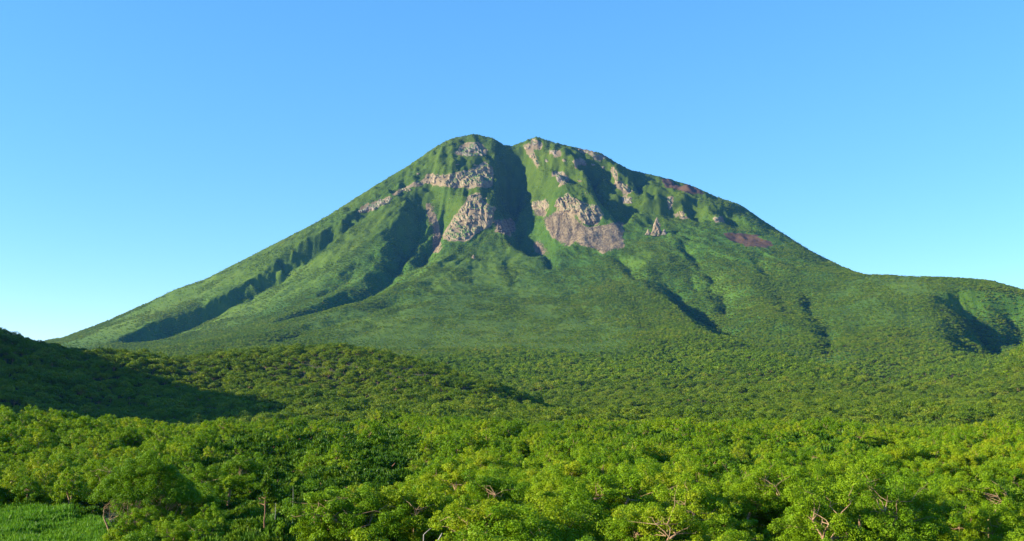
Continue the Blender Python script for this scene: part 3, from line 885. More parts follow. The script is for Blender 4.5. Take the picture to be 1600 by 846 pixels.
SEED = 5
birches = [birch(SEED + k, H=h, Rr=rr, clumps=c, stems=s_) for k, (h, rr, c, s_) in enumerate([(4.4, 2.3, 60, 3), (4.0, 2.5, 66, 2), (4.7, 2.1, 56, 3), (3.7, 2.2, 58, 4), (4.2, 2.7, 70, 3), (4.5, 2.4, 62, 2)])]
pines = [pine(SEED + 40 + k, H=h, Rr=rr, tufts=t) for k, (h, rr, t) in enumerate([(2.0, 1.9, 420), (1.7, 2.1, 470), (2.3, 1.8, 420), (1.9, 2.3, 520)])]
birch_wood = [t.wood_mesh('birch_trunk', M_BARK) for t in birches]; birch_leaf = [t.leaf_mesh('birch_crown', M_BIRCH) for t in birches]
pine_wood = [t.wood_mesh('pine_stems', M_PBARK) for t in pines]; pine_leaf = [t.leaf_mesh('pine_crown', M_PINE) for t in pines]
C_BIRCH = holder('birch_variant', [birch(SEED + 70 + k, H=h, Rr=rr, clumps=54, per=100, size=0.165, stems=2).joined('birch_far', M_BARK, M_BIRCH) for k, (h, rr) in enumerate([(4.4, 2.3), (4.0, 2.5), (4.7, 2.1), (3.8, 2.4)])])
C_PINE = holder('pine_variant', [pine(SEED + 80 + k, H=h, Rr=rr, tufts=260, L=0.42, n=6, arms=4).joined('pine_far', M_PBARK, M_PINE) for k, (h, rr) in enumerate([(2.0, 1.9), (1.7, 2.1), (2.3, 1.8)])])
C_HILL = holder('hill_variant', [forest_tree(SEED + 90 + k, h, rr, 26, 34, 0.62).joined('hill_tree', M_BARK, M_FOREST) for k, (h, rr) in enumerate([(7.5, 3.6), (6.5, 3.9), (8.2, 3.4), (6.0, 3.2), (7.0, 4.2)])])
C_SLOPE = holder('slope_variant', [forest_tree(SEED + 100 + k, h, rr, 14, 24, 0.95).joined('slope_tree', M_BARK, M_SCRUB) for k, (h, rr) in enumerate([(6.0, 3.0), (5.0, 3.3), (6.5, 2.8), (4.5, 3.0)])])
C_SCRUB = holder('scrub_variant', [forest_tree(SEED + 110 + k, h, rr, 7, 14, 1.1).joined('scrub_bush', M_PBARK, M_SCRUB) for k, (h, rr) in enumerate([(3.2, 2.2), (2.6, 2.5), (3.8, 2.0)])])

# ------------------------------------------------------------------ plants: far woods
def lay(name, label, cat, x, y, sc, idx, coll, seed, sink=0.2):
    P = np.stack([x, y, ground_z(x, y) - sink], -1)
    sc = np.asarray(sc)
    S = np.stack([sc, sc, sc * np.random.default_rng(seed).uniform(0.8, 1.15, len(sc))], -1)
    return scatter(name, label, cat, P, S, idx, coll, seed)

# hill and hollow behind the thicket
x, y, rg = jitter_grid(-900, 700, 225, 900, 5.6, 11)
k = in_view(x, y, 60) | ((x < 0) & (x > -0.9 * y - 60))
x, y = x[k], y[k]
k = (rg.random(len(x)) < 0.93) & (y > shelf_end(x, y) + 14)
x, y = x[k], y[k]
big = 0.95 + 0.28 * fbm(x / 45, y / 45, s=71, n=2) + rg.uniform(-0.2, 0.2, len(x))
lay('hill_woodland', 'birch woodland covering the hill and hollow behind the foreground thicket', 'woodland', x, y, big * np.where(y > 620, 0.92, 1.0) * (0.6 + 0.4 * smooth(240, 420, y)), rg.integers(0, 5, len(x)), C_HILL, 12)

def grass_at(x, y):
    return sample(A_gr, gx[0], gy[j0], GS, x, y)
def bare_at(x, y):
    return np.maximum(sample(A_rock, gx[0], gy[j0], GS, x, y), sample(A_cin, gx[0], gy[j0], GS, x, y))

# lower slopes of the mountain
x, y, rg = jitter_grid(-1400, 1300, 900, 2700, 5.9, 21)
k = in_view(x, y, 40); x, y = x[k], y[k]
z = ground_z(x, y)
patch = fbm(x / 75, y / 75, s=73, n=3)
g = np.clip(grass_at(x, y) + 0.45 * fbm(x / 95, y / 95, s=79, n=4), 0, 1)
want = np.clip(1.02 - 1.25 * g, 0, 1) * (0.82 + 0.5 * patch) + 0.24 + 0.34 * smooth(-0.1, 0.35, patch)
want = np.maximum(want, (1 - smooth(1300, 2350, y)) * (0.85 + 0.7 * patch))   # woodland thins out slowly uphill
want = want * (1 - smooth(1950, 2700, y))
k = (rg.random(len(x)) < want) & (bare_at(x, y) < 0.2); x, y = x[k], y[k]
sc = (1.28 - 0.58 * smooth(1000, 2200, y)) * (1 + 0.45 * fbm(x / 60, y / 60, s=77, n=3)) * rg.uniform(0.6, 1.3, len(x)) * (1 - 0.45 * g[k])
near_ = rg.random(len(x)) < 1 - smooth(930, 1350, y)   # taller birches at the foot thin out uphill
lay('foot_woodland', 'taller birch woodland at the very foot of the mountain', 'woodland', x[near_], y[near_], sc[near_] * 0.82, rg.integers(0, 5, near_.sum()), C_HILL, 23)
x, y, sc = x[~near_], y[~near_], sc[~near_]
lay('slope_woodland', 'birch and scrub woodland on the lower slopes of the mountain', 'woodland', x, y, sc, rg.integers(0, 4, len(x)), C_SLOPE, 22)

# dwarf scrub higher up
x, y, rg = jitter_grid(-1500, 1400, 1700, 3420, 5.4, 31)
k = in_view(x, y, 20); x, y = x[k], y[k]
patch = fbm(x / 70, y / 70, s=83, n=4)
g = grass_at(x, y)
want = (np.clip(1.0 - 1.0 * g, 0, 1) * (0.75 + 0.6 * patch) + 0.12 + 0.8 * smooth(-0.12, 0.3, patch)) * (1 - 0.35 * smooth(2900, 3300, y)) * smooth(1700, 2550, y)
k = (rg.random(len(x)) < want) & (bare_at(x, y) < 0.15); x, y = x[k], y[k]
sc = (1.05 - 0.3 * smooth(2300, 3200, y)) * rg.uniform(0.6, 1.25, len(x)) * (1 + 0.3 * patch[k])
lay('mountain_scrub', 'low dark scrub spread over the upper slopes of the mountain', 'scrub', x, y, sc, rg.integers(0, 3, len(x)), C_SCRUB, 32)

# ------------------------------------------------------------------ the foreground thicket
PINE_ZONES = [([(300, 692), (420, 662), (560, 655), (665, 668), (690, 700), (610, 762), (480, 748), (380, 738), (330, 722)], 0.92),
              ([(318, 735), (520, 742), (500, 846), (480, 900), (300, 900), (325, 800)], 0.9),
              ([(1000, 668), (1200, 668), (1420, 690), (1300, 712), (1150, 728), (1010, 702)], 0.62), ([(800, 658), (1000, 662), (1000, 692), (850, 698)], 0.55),
              ([(560, 826), (720, 830), (720, 900), (560, 900)], 0.7), ([(840, 836), (960, 836), (960, 900), (840, 900)], 0.6)]
GAPS = [[(425, 772), (500, 772), (500, 822), (440, 822)], [(585, 812), (700, 815), (705, 900), (590, 900)], [(925, 703), (985, 703), (985, 716), (925, 716)],
        [(1350, 682), (1420, 682), (1420, 698), (1350, 698)], [(600, 728), (650, 728), (650, 752), (600, 752)], [(1110, 765), (1150, 765), (1150, 785), (1110, 785)],
        [(1450, 806), (1540, 800), (1560, 830), (1460, 836)], [(1350, 838), (1382, 820), (1382, 900), (1345, 900)], [(300, 700), (350, 715), (350, 745), (300, 735)],
        [(60, 770), (130, 770), (130, 792), (60, 792)], [(1325, 770), (1352, 765), (1352, 800), (1325, 800)]]
CLEARING = [(-700, 798), (60, 797), (110, 802), (150, 812), (172, 830), (172, 1060), (-700, 1060)]

# birches whose crooked limbs show: distance, limbs as photo pixels with thickness (m), label
SHOWN = [
    (58.6, [([(1293, 880), (1289, 850), (1284, 836), (1277, 824), (1271, 814)], 0.103), ([(1297, 880), (1299, 848), (1305, 833), (1312, 821), (1314, 808)], 0.112), ([(1300, 842), (1310, 839), (1324, 839)], 0.075), ([(1287, 842), (1286, 830), (1291, 818)], 0.075)],
     'birch with forked pale trunk spreading into a wide vase at the lower right edge'),
    (59.9, [([(1390, 885), (1389, 846), (1387, 831), (1383, 819), (1382, 800)], 0.140), ([(1388, 833), (1397, 817), (1402, 808)], 0.094), ([(1392, 838), (1397, 833), (1406, 832)], 0.066)],
     'birch with thick tan Y-shaped trunk near the bottom edge, right of the vase-forked birch'),
    (61.7, [([(1408, 850), (1416, 822), (1424, 811), (1434, 802)], 0.066)], 'birch with one leaning brown limb just right of the Y-shaped trunk'),
    (74.3, [([(1168, 812), (1176, 789), (1185, 782), (1203, 780), (1218, 777)], 0.103), ([(1186, 783), (1197, 771), (1210, 764)], 0.056), ([(1179, 788), (1190, 794)], 0.047)],
     'birch with a bare antler-like limb lying above the leaves, upper left of the forked trunks'),
    (70.6, [([(1344, 808), (1353, 791), (1362, 784), (1371, 775)], 0.103)], 'birch with short bright limb rising right, above the two forked trunks'),
    (69.3, [([(1545, 812), (1560, 791), (1570, 786)], 0.075), ([(1558, 789), (1564, 793), (1577, 794)], 0.075)], 'birch with two stubby bare limbs near the right edge'),
    (71.8, [([(1030, 815), (1040, 792), (1046, 777)], 0.094), ([(1045, 812), (1053, 797), (1063, 788), (1068, 779)], 0.084)], 'birch with a pair of thin upright limbs right of centre'),
    (61.7, [([(1066, 840), (1074, 821), (1084, 811)], 0.122)], 'birch with a stout broken limb pointing up right, below the paired limbs'),
    (57.3, [([(1030, 872), (1043, 846), (1057, 836)], 0.122), ([(1043, 846), (1044, 838)], 0.075)], 'birch with a thick sunlit limb on the bottom edge right of centre'),
    (57.3, [([(712, 868), (723, 846), (740, 842), (756, 836)], 0.103), ([(738, 842), (744, 838)], 0.056)], 'birch with a knotty pale limb under its crown at the bottom edge near centre'),
    (68.0, [([(764, 830), (764, 804), (763, 789)], 0.075)], 'birch with one straight pale stem above the knotty limb'),
    (63.0, [([(540, 850), (548, 828), (543, 817)], 0.066), ([(548, 829), (556, 827), (575, 822)], 0.075), ([(545, 826), (523, 811), (512, 807)], 0.056)], 'birch with thin limbs splayed three ways right of the dark pine hollow'),
    (63.6, [([(644, 860), (645, 838), (648, 817), (650, 806)], 0.056)], 'slender birch with thin crooked stem in the dark gap left of centre'),
    (98.3, [([(360, 765), (368, 750), (375, 743)], 0.094)], 'birch with a short bare limb above the dead snag'),
    (106.0, [([(138, 792), (144, 774), (150, 762), (157, 753)], 0.103)], 'birch with one tall pale leaning stem behind the grass clearing'),
    (107.0, [([(14, 800), (17, 781), (23, 774), (30, 769)], 0.094)], 'birch with a hooked pale limb at the left edge behind the grass clearing'),
    (108.0, [([(104, 800), (107, 778), (111, 771)], 0.084), ([(120, 800), (122, 778), (123, 768)], 0.084)], 'birch with twin short trunks in shade behind the grass clearing'),
    (80.0, [([(190, 880), (187, 840), (191, 826), (196, 816)], 0.122), ([(205, 880), (208, 846), (210, 832)], 0.103), ([(222, 880), (228, 846), (232, 836)], 0.084), ([(240, 880), (251, 845), (259, 830), (262, 822)], 0.094), ([(176, 850), (166, 818), (161, 806)], 0.094), ([(262, 870), (266, 838), (270, 831)], 0.075)],
     'largest rounded birch on many pale stems beside the grass clearing'),
]

def canopy_px(x, y, h):
    return project(np.stack([x, y, ground_z(x, y) + h], -1))

x, y, rg = jitter_grid(-300, 300, 44, 345, 2.35, 51)
k = in_view(x, y, 9) & (y < shelf_end(x, y) + 10); x, y = x[k], y[k]
u, v = canopy_px(x, y, 3.4)
want_pine = np.full(len(x), 0.05)
for pl, pr in PINE_ZONES:
    want_pine = np.where(inside(pl, u + 14 * vnoise(x / 5, y / 5, s=5), v), pr, want_pine)
is_pine = rg.random(len(x)) < want_pine
hgt = 0.82 + 0.38 * fbm(x / 19, y / 19, s=91, n=3) + rg.uniform(-0.18, 0.18, len(x))
# clumps of taller birches that stand out in the photograph
for U_, Y_, rad, s_ in [(765, 150, 7, 0.4), (900, 120, 6, 0.25), (690, 95, 4, 0.3), (1010, 150, 8, 0.3), (380, 120, 5, 0.2), (560, 64, 3.5, 0.3), (880, 50, 3, 0.25), (1540, 190, 10, 0.3), (600, 285, 14, 0.4), (720, 290, 12, 0.35), (1330, 210, 10, 0.3)]:
    c_ = at(U_, 700, Y_)
    hgt = hgt + s_ * np.exp(-((x - c_[0]) ** 2 + (y - c_[1]) ** 2) / rad ** 2)
keep = fbm(x / 6.5, y / 9.0, s=95, n=2) < 0.2   # gaps where the shade lies deep
for pl in GAPS:
    keep &= ~inside(pl, u, v)
gu, gv = canopy_px(x, y, 0.0)
keep &= ~inside(CLEARING, gu, gv)
# nothing between the viewer and the clearing or the limbs that show
keep &= ~((gu < 178 + 10) & (y < 94) & (gv > 792) & (u < 160))
rpx = 2.2 * hgt * FPX / y
for Ys, limbs, _l in SHOWN:
    P_ = np.concatenate([np.array(l[0], float) for l in limbs])
    P_ = P_[P_[:, 1] < min(848, P_[:, 1].min() + 26)]
    for q in P_:
        keep &= ~((((u - q[0]) / rpx) ** 2 + ((v - q[1]) / (0.62 * rpx)) ** 2 < 0.85) & (y < Ys + 0.3))
    c_ = at(P_[:, 0].mean(), 800, Ys)
    keep &= ((x - c_[0]) ** 2 + (y - c_[1]) ** 2) > 1.6 ** 2
snag = at(414, 798, 74.0)
for q in ((414, 768), (415, 785), (428, 778)):
    keep &= ~((((u - q[0]) / rpx) ** 2 + ((v - q[1]) / (0.62 * rpx)) ** 2 < 0.85) & (y < 74.3))
x, y, u, v, is_pine, hgt, rpx = (a[keep] for a in (x, y, u, v, is_pine, hgt, rpx))
# young pines and saplings fill the floor between the birches
xb, yb, rb = jitter_grid(-300, 300, 44, 335, 3.0, 57)
kb = in_view(xb, yb, 4) & (yb < shelf_end(xb, yb) + 10); xb, yb = xb[kb], yb[kb]
gub, gvb = canopy_px(xb, yb, 0.0)
ub, vb = canopy_px(xb, yb, 1.5)
kb = ~inside(CLEARING, gub, gvb) & ~((gub < 185) & (yb < 94)) & (rb.random(len(xb)) < 0.75)
for pl in GAPS[1:2] + GAPS[7:8]:
    kb &= ~inside(pl, ub, vb)
xb, yb = xb[kb], yb[kb]

ORD = ['zeroth', 'first', 'second', 'third', 'fourth', 'fifth', 'sixth', 'seventh', 'eighth', 'ninth', 'tenth', 'eleventh', 'twelfth', 'thirteenth', 'fourteenth', 'fifteenth', 'sixteenth', 'seventeenth', 'eighteenth', 'nineteenth', 'twentieth',
       'twenty-first', 'twenty-second', 'twenty-third', 'twenty-fourth', 'twenty-fifth', 'twenty-sixth', 'twenty-seventh', 'twenty-eighth', 'twenty-ninth', 'thirtieth']

def plant(name, base, rz, sc, trunk, crown, label, cat, group, parts=('trunk', 'crown')):
    o = link(name, None, None, label, cat, group)
    o.location = base; o.rotation_euler = (0, 0, rz); o.scale = sc
    link(parts[0], trunk, parent=o); link(parts[1], crown, parent=o)
    return o

inframe = (u > -rpx * 0.6) & (u < W0 + rpx * 0.6) & (v - rpx * 0.7 < H0)
def rows_of(sel, per_row):
    """group picked trees into rows from the front, each row ordered from the left"""
    s = sel[np.argsort(y[sel])]
    return [r_[np.argsort(u[r_])] for r_ in np.array_split(s, max(1, round(len(s) / per_row)))]
taken = np.zeros(len(x), bool)
for pn, limit, per_row in ((False, 280, 20), (True, 210, 14)):
    cand = np.where((is_pine == pn) & inframe)[0]
    cand = cand[np.argsort(-rpx[cand])][:limit]
    taken[cand] = True
    for ri, row in enumerate(rows_of(cand, per_row)):
        for ci, i in enumerate(row):
            s_ = float(hgt[i])
            size = 'tall' if s_ > 0.98 else 'low' if s_ < 0.7 else 'broad' if rg.random() < 0.5 else 'rounded'
            base = (x[i], y[i], float(ground_z(x[i], y[i])) - 0.1)
            rz = float(rg.random() * 6.283)
            rowname = 'front row' if ri == 0 else ORD[ri + 1] + ' row from the front'
            if pn:
                m_ = int(rg.integers(0, 4)); s_ *= 1.4; w_ = s_ * rg.uniform(0.85, 1.1)
                plant('stone_pine', base, rz, (w_, w_, s_ * rg.uniform(0.95, 1.35)), pine_wood[m_], pine_leaf[m_],
                      '%s stone pine, %s from left in the %s of pines' % (size, ORD[ci + 1], rowname), 'pine shrub', 'creeping stone pines in the foreground thicket', ('stems', 'crown'))
            else:
                m_ = int(rg.integers(0, 6)); w_ = s_ * rg.uniform(0.88, 1.12)
                plant('birch_tree', base, rz, (w_ * rg.uniform(0.8, 1.25), w_, s_ * rg.uniform(0.9, 1.12)), birch_wood[m_], birch_leaf[m_],
                      '%s birch, %s from left in the %s of birches' % (size, ORD[ci + 1], rowname), 'birch tree', 'birches in the foreground thicket')

rest = ~taken
for pn, nm, lb, cl, nvar in ((False, 'birch_thicket', 'dense birch thicket stretching away behind the nearest trees', C_BIRCH, 4), (True, 'pine_thicket', 'dark stone pine mats among the birches farther back', C_PINE, 3)):
    s_ = np.where(rest & (is_pine == pn))[0]
    lay(nm, lb, 'thicket', x[s_], y[s_], hgt[s_] * (1.6 if pn else 1.0), rg.integers(0, nvar, len(s_)), cl, 53 + pn, 0.1)
lay('undergrowth', 'low pine undergrowth on the shaded floor of the thicket', 'undergrowth', xb, yb, rb.uniform(0.55, 0.95, len(xb)), rb.integers(0, 3, len(xb)), C_PINE, 58, 0.1)

# birches with limbs in view, each its own shape
for n_, (Ys, limbs, lb) in enumerate(SHOWN):
    T = Tree(300 + n_); r_ = T.r
    low = max((np.array(l[0], float) for l in limbs), key=lambda a: a[0, 1])
    b_ = at(low[0, 0], low[0, 1], Ys)
    base = np.array([b_[0], b_[1], float(ground_z(b_[0], b_[1])) - 0.2])
    ends = []
    boughs = []
    for n_l, (pl, th) in enumerate(limbs):
        P_ = np.array([at(a[0], a[1], Ys) for a in pl]) - base
        P_[:, 1] += np.linspace(0, 0.5, len(P_)) * r_.uniform(-1, 1)
        if pl[0][1] > 800 or len(pl) > 3 or len(limbs) == 1:   # stems reach the ground
            if P_[0, 2] > 0.3:
                T.limb(T.bend((P_[0, 0] * 0.5, P_[0, 1], 0), P_[0], 4, 0.08), th * 1.25, th * 1.02, 7)
        Q = [P_[0]]
        for a, c_ in zip(P_[:-1], P_[1:]):
            Q += list(T.bend(a, c_, 4, 0.07)[1:])
        if n_l:
            B_ = Tree(700 + n_ * 10 + n_l); B_.limb(np.array(Q), th, th * 0.5, 7); boughs.append(B_.wood_mesh('birch_limb', M_BARK))
        else:
            T.limb(np.array(Q), th, th * 0.5, 7)
        ends.append(P_[-1]); ends.append(P_[len(P_) // 2] + np.array([0, 0.5, 0.2]))
        # twigs run on from the limb into the leaves
        for _ in range(2):
            e_ = P_[-1] + np.array([r_.uniform(-0.7, 0.7), r_.uniform(0.0, 0.9), r_.uniform(0.3, 0.9)])
            T.limb(T.bend(P_[-1], e_, 4, 0.2), th * 0.42, 0.012, 5)
            ends.append(e_)
    ends = np.array(ends)
    wide = ends[:, 0].max() - ends[:, 0].min()
    topz = ends[:, 2].max()
    many = 190 if len(limbs) > 4 else 64
    for c in range(many):
        e_ = ends[r_.integers(len(ends))]
        ctr = e_ + np.array([r_.normal() * (0.85 + 0.16 * wide), abs(r_.normal()) * 0.9 + 0.3, abs(r_.normal()) * 0.5 + 0.1])
        if c % 3 == 2:   # some leaves stand before the limbs
            ctr = np.array([ends[:, 0].mean() + r_.normal() * (0.9 + 0.35 * wide), -0.2 - 0.6 * r_.random(), topz - 0.7 - 1.5 * r_.random()])
        if len(limbs) > 4:
            ang = r_.random() * 6.283; q_ = math.sqrt(r_.random())
            ctr = np.array([4.0 * q_ * math.cos(ang) + ends[:, 0].mean(), 2.6 * q_ * math.sin(ang) + 0.6, topz + 0.5 + 3.6 * (1 - q_ ** 2) * r_.uniform(0.35, 1.0)])
        rc = r_.uniform(0.34, 0.58)
        T.leaves(ctr, int(270 * (rc / 0.45) ** 2), rc, 0.105, shell=0.5)
        if c % 3 == 0:
            T.limb(T.bend(e_, ctr, 4, 0.18), 0.02, 0.007, 4)
    t_ = plant('birch_tree', base, 0, (1, 1, 1), T.wood_mesh('birch_trunk', M_BARK), T.leaf_mesh('birch_crown', M_BIRCH), lb, 'birch tree', 'birches in the foreground thicket')
    for m_ in boughs:
        link('limb', m_, parent=t_.children[0])

# half-dead pine snag standing over the dark hollow
T = Tree(401)
base = np.array([snag[0], snag[1], float(ground_z(snag[0], snag[1])) - 0.2])
top = at(415, 756, 74.0) - base
T.limb(T.bend((0, 0, 0), top, 9, 0.02), 0.10, 0.03, 8)
for (du, dv, eu, ev_) in [(415, 786, 432, 783), (415, 776, 427, 772), (415, 768, 424, 764), (414, 790, 404, 786), (415, 780, 408, 777), (415, 762, 420, 757)]:
    a, c_ = at(du, dv, 74.0) - base, at(eu, ev_, 74.2) - base
    T.limb(T.bend(a, c_, 5, 0.1), 0.045, 0.012, 5)
    if eu > 410:
        for _ in range(55):
            t_ = T.r.random()
            T.tuft(a + (c_ - a) * (0.25 + 0.8 * t_) + T.r.normal(size=3) * 0.12, 9, 0.32, (0.3, 0, 1), 0.6, 0.05)
for _ in range(45):
    T.tuft(top + T.r.normal(size=3) * np.array([0.2, 0.2, 0.22]), 9, 0.26, (0.1, 0, 1), 0.6, 0.04)
plant('pine_snag', base, 0, (1, 1, 1), T.wood_mesh('snag_trunk', M_PBARK), T.leaf_mesh('snag_needles', M_PINE), 'half-dead pine with bare reddish trunk standing over the dark hollow', 'dead pine', None, ('trunk', 'needle_tufts'))

# grey dead poles and a fallen bough
def dead(pix, Y_, th, lb, nm='dead_stem', cat='dead stem'):
    T = Tree(int(pix[0][0]))
    P_ = np.array([at(a[0], a[1], Y_) for a in pix])
    g_ = float(ground_z(P_[0, 0], P_[0, 1])) - 0.1
    base = np.array([P_[0, 0], P_[0, 1], g_])
    Q = [np.array([0.0, 0, 0])]
    for c_ in P_ - base:
        Q += list(T.bend(Q[-1], c_, 4, 0.05)[1:])
    T.limb(np.array(Q), th * 1.5, th * 0.45, 6)
    o = link(nm, T.wood_mesh(nm, M_DEAD), None, lb, cat, 'bare dead stems in the thicket')
    o.location = base
dead([(431, 788), (431, 765)], 76.0, 0.018, 'thin grey dead stem close beside the pine snag')
dead([(458, 780), (458, 761)], 78.0, 0.018, 'thin grey dead stem standing farther right of the pine snag')
dead([(682, 850), (688, 839), (691, 833)], 58.0, 0.05, 'stout grey dead stem in the dark gap at the bottom edge')
dead([(662, 836), (668, 830), (676, 824)], 60.0, 0.025, 'thin grey dead bough arching left of the stout dead stem')

# bamboo grass in the clearing
def grass_clump(seed):
    T = Tree(seed)
    for _ in range(16):
        c_ = T.r.normal(size=2) * 0.17
        T.tuft((c_[0], c_[1], 0.0), 3, 0.62, (0.1, 0, 1), 0.42, 0.045)
    T.limb(np.array([(0, 0, -0.1), (0, 0, 0.12)]), 0.01, 0.005, 3)
    return T.joined('grass_clump', M_GRASSBLADE, M_GRASSBLADE)
C_GRASS = holder('grass_variant', [grass_clump(500 + k) for k in range(4)])
xg, yg, rgg = jitter_grid(-78, -25, 68, 140, 0.42, 61)
gu, gv = canopy_px(xg, yg, 0.0)
k = inside(CLEARING, gu, gv); xg, yg = xg[k], yg[k]
k = xg > -64; xg, yg = xg[k], yg[k]
lay('bamboo_grass', 'bright green bamboo grass in the clearing at the lower left corner', 'grass', xg, yg, rgg.uniform(0.7, 1.25, len(xg)) * (1 + 0.75 * fbm(xg / 3, yg / 5, s=99, n=3)), rgg.integers(0, 4, len(xg)), C_GRASS, 62, 0.02)

# ------------------------------------------------------------------ crags, scree, haze
def land_normal(P):
    e = 14.0
    zx = (ground_z(P[..., 0] + e, P[..., 1]) - ground_z(P[..., 0] - e, P[..., 1])) / (2 * e)
    zy = (ground_z(P[..., 0], P[..., 1] + e) - ground_z(P[..., 0], P[..., 1] - e)) / (2 * e)
    n = np.stack([-zx, -zy, np.ones_like(zx)], -1)
    return n / np.linalg.norm(n, axis=-1)[..., None]

def crag(poly, label, amp=9.0, cell=11.0, m=None, seed=0, px=0.9, name='rock_outcrop', cat='rock outcrop'):
    """broken rock standing out of the slope inside an outline traced on it"""
    pl = np.array(poly, float)
    us = np.arange(pl[:, 0].min() - 4, pl[:, 0].max() + 4, px); vs = np.arange(pl[:, 1].min() - 4, pl[:, 1].max() + 4, px)
    U_, V_ = np.meshgrid(us, vs)
    P, ok = hit(U_.ravel(), V_.ravel(), y0=2300, y1=3700, n=700)
    P = P.reshape(*U_.shape, 3); ok = ok.reshape(U_.shape)
    wu = 4.5 * fbm(U_ / 9, V_ / 9, s=seed, n=3); wv = 4.0 * fbm(U_ / 9, V_ / 9, s=seed + 1, n=3)
    d, _, _ = poly_dist(pl, U_ + wu, V_ + wv, closed=True)
    s = np.where(inside(pl, U_ + wu, V_ + wv), d, -d)
    nrm = land_normal(P)
    nrm[..., 1] -= 0.35; nrm[..., 2] *= 0.8
    nrm /= np.linalg.norm(nrm, axis=-1)[..., None]
    X, Y, Z = (P[..., i] for i in range(3))
    sk = 6 * fbm(X / 16, Y / 16, Z / 16, s=seed + 3, n=3)
    half = np.full(X.shape, 0.5)
    # upright columns split by cracks, cut across by ledges
    d1, d2, idv = worley((X + 0.5 * Z + sk) / (cell * 1.6), half, (Z + 2 * sk) / (cell * 4.5), seed)
    e1, e2, ide = worley((X + 0.4 * Z + sk) / (cell * 0.42), half, (Z + sk) / (cell * 2.2), seed + 5)
    flute = fbm((X + 0.4 * Z) / (cell * 0.8), Y / (cell * 2), Z / (cell * 4.5), s=seed + 9, n=3, ridged=True)
    led = (Z + 1.5 * sk) / 21.0; led = 1 - (led - np.floor(led))
    rough = 0.1 + 0.5 * idv + 0.2 * ide + 0.4 * flute + 0.35 * led + 0.3 * fbm(X / (cell * 3), Y / (cell * 3), Z / (cell * 3), s=seed, n=2)
    rough -= 0.35 * (np.clip(0.12 - (d2 - d1), 0, 0.12) / 0.12)
    env = smooth(-1.5, 3.5, s)
    hole = smooth(0.12, 0.42, fbm(X / 22, Y / 22, Z / 22, s=seed + 40, n=3))   # turf comes through here and there
    off = env * amp * 0.45 * rough - (1 - env) * 5.0 - env * hole * 9.0
    V3 = P + nrm * off[..., None]
    h, w = U_.shape
    i = np.arange(h * w).reshape(h, w)
    q = np.stack([i[:-1, :-1], i[1:, :-1], i[1:, 1:], i[:-1, 1:]], -1).reshape(-1, 4)
    okv = (ok & (s > -3.0)).ravel()
    # leave out cells that would bridge a break in the land
    yy = P[..., 1].ravel()
    k = okv[q].all(1) & ((yy[q].max(1) - yy[q].min(1)) < 60)
    q = q[k]
    used, inv = np.unique(q, return_inverse=True)
    co = V3.reshape(-1, 3)[used]
    base = co.mean(0); base[2] = co[:, 2].min()
    me = bpy.data.meshes.new(name)
    fill(me, co - base, inv.reshape(-1, 4), smooth_=False)
    me.materials.append(m or M_ROCK)
    o = link(name, me, None, label, cat, 'crags on the mountain')
    o.location = base
    return o

def spire(u_, v_, wpx, hpx, label, seed, m, lean=0.0):
    """a free-standing tooth of rock"""
    P, ok = hit([u_], [v_], y0=2300, y1=3700)
    c_ = P[0]; k = c_[1] / FPX
    Wm, Hm = wpx * k, hpx * k
    rows, cols = 18, 26
    t = np.linspace(0, 1, rows)[:, None]; th = np.linspace(0, 2 * np.pi, cols, endpoint=False)[None]
    rad = Wm * 0.5 * (1 - t) ** 0.75 + 0.4
    X = rad * np.cos(th) + lean * t * Wm; Y = rad * np.sin(th) * 0.8; Z = -0.25 * Hm + 1.25 * Hm * t + 0 * th
    d1, d2, idv = worley(X / 9 + seed, Y / 9, Z / 15, seed)
    kf = 0.62 + 0.55 * idv + 0.3 * np.clip(d2 - d1, 0, 0.6)
    X = X * kf; Y = Y * kf
    i = np.arange(rows * cols).reshape(rows, cols); jn = np.roll(i, -1, 1)
    q = np.stack([i[:-1], jn[:-1], jn[1:], i[1:]], -1).reshape(-1, 4)
    me = bpy.data.meshes.new('rock_pinnacle')
    fill(me, np.stack([X, Y, Z], -1).reshape(-1, 3), q, smooth_=False)
    me.materials.append(m)
    o = link('rock_pinnacle', me, None, label, 'rock', 'crags on the mountain')
    o.location = c_

crag(ROCKS['band'], 'long pale cliff band below the left summit, ending at the dark gully', 10, 10, M_ROCK, 1)
crag(ROCKS['summit'], 'grey rock patch just under the left summit', 6, 8, M_GREYROCK, 2)
crag(ROCKS['crag'], 'jagged slanting crag with grassy ledges left of the dark central gully', 13, 11, M_ROCK, 3)
crag(ROCKS['redge'], 'narrow orange-grey rock edge along the right side of the notch', 9, 8, M_ROCK, 4)
crag(ROCKS['rtop'], 'blocky grey rock capping the right summit', 8, 8, M_GREYROCK, 5)
crag(ROCKS['rs1'], 'small grey outcrop just below the right summit', 9, 8, M_GREYROCK, 6)
crag(ROCKS['rs2'], 'small pale outcrop beside the shaded bowl under the right skyline', 9, 8, M_GREYROCK, 7)
crag(ROCKS['rs3'], 'knobbly outcrop halfway between right summit and the big crag', 11, 9, M_GREYROCK, 8)
crag(ROCKS['rim'], 'thin rocky rim along the skyline right of the right summit', 5, 8, M_GREYROCK, 9)
crag(ROCKS['e1'], 'upright crag at the right edge of the upper shaded bowl', 10, 8, M_ROCK, 10)
crag(ROCKS['e2'], 'slanting pale crag directly below the upright crag', 11, 8, M_ROCK, 11)
crag(ROCKS['e3'], 'small dark outcrop under the slanting pale crag', 9, 8, M_GREYROCK, 12)
crag(ROCKS['bigcrag'], 'largest orange-grey crag standing at the head of the big scree fan', 16, 12, M_ROCK, 13)
crag(ROCKS['lcrag'], 'low pale crag left of the largest crag, at the gully edge', 9, 8, M_ROCK, 14)
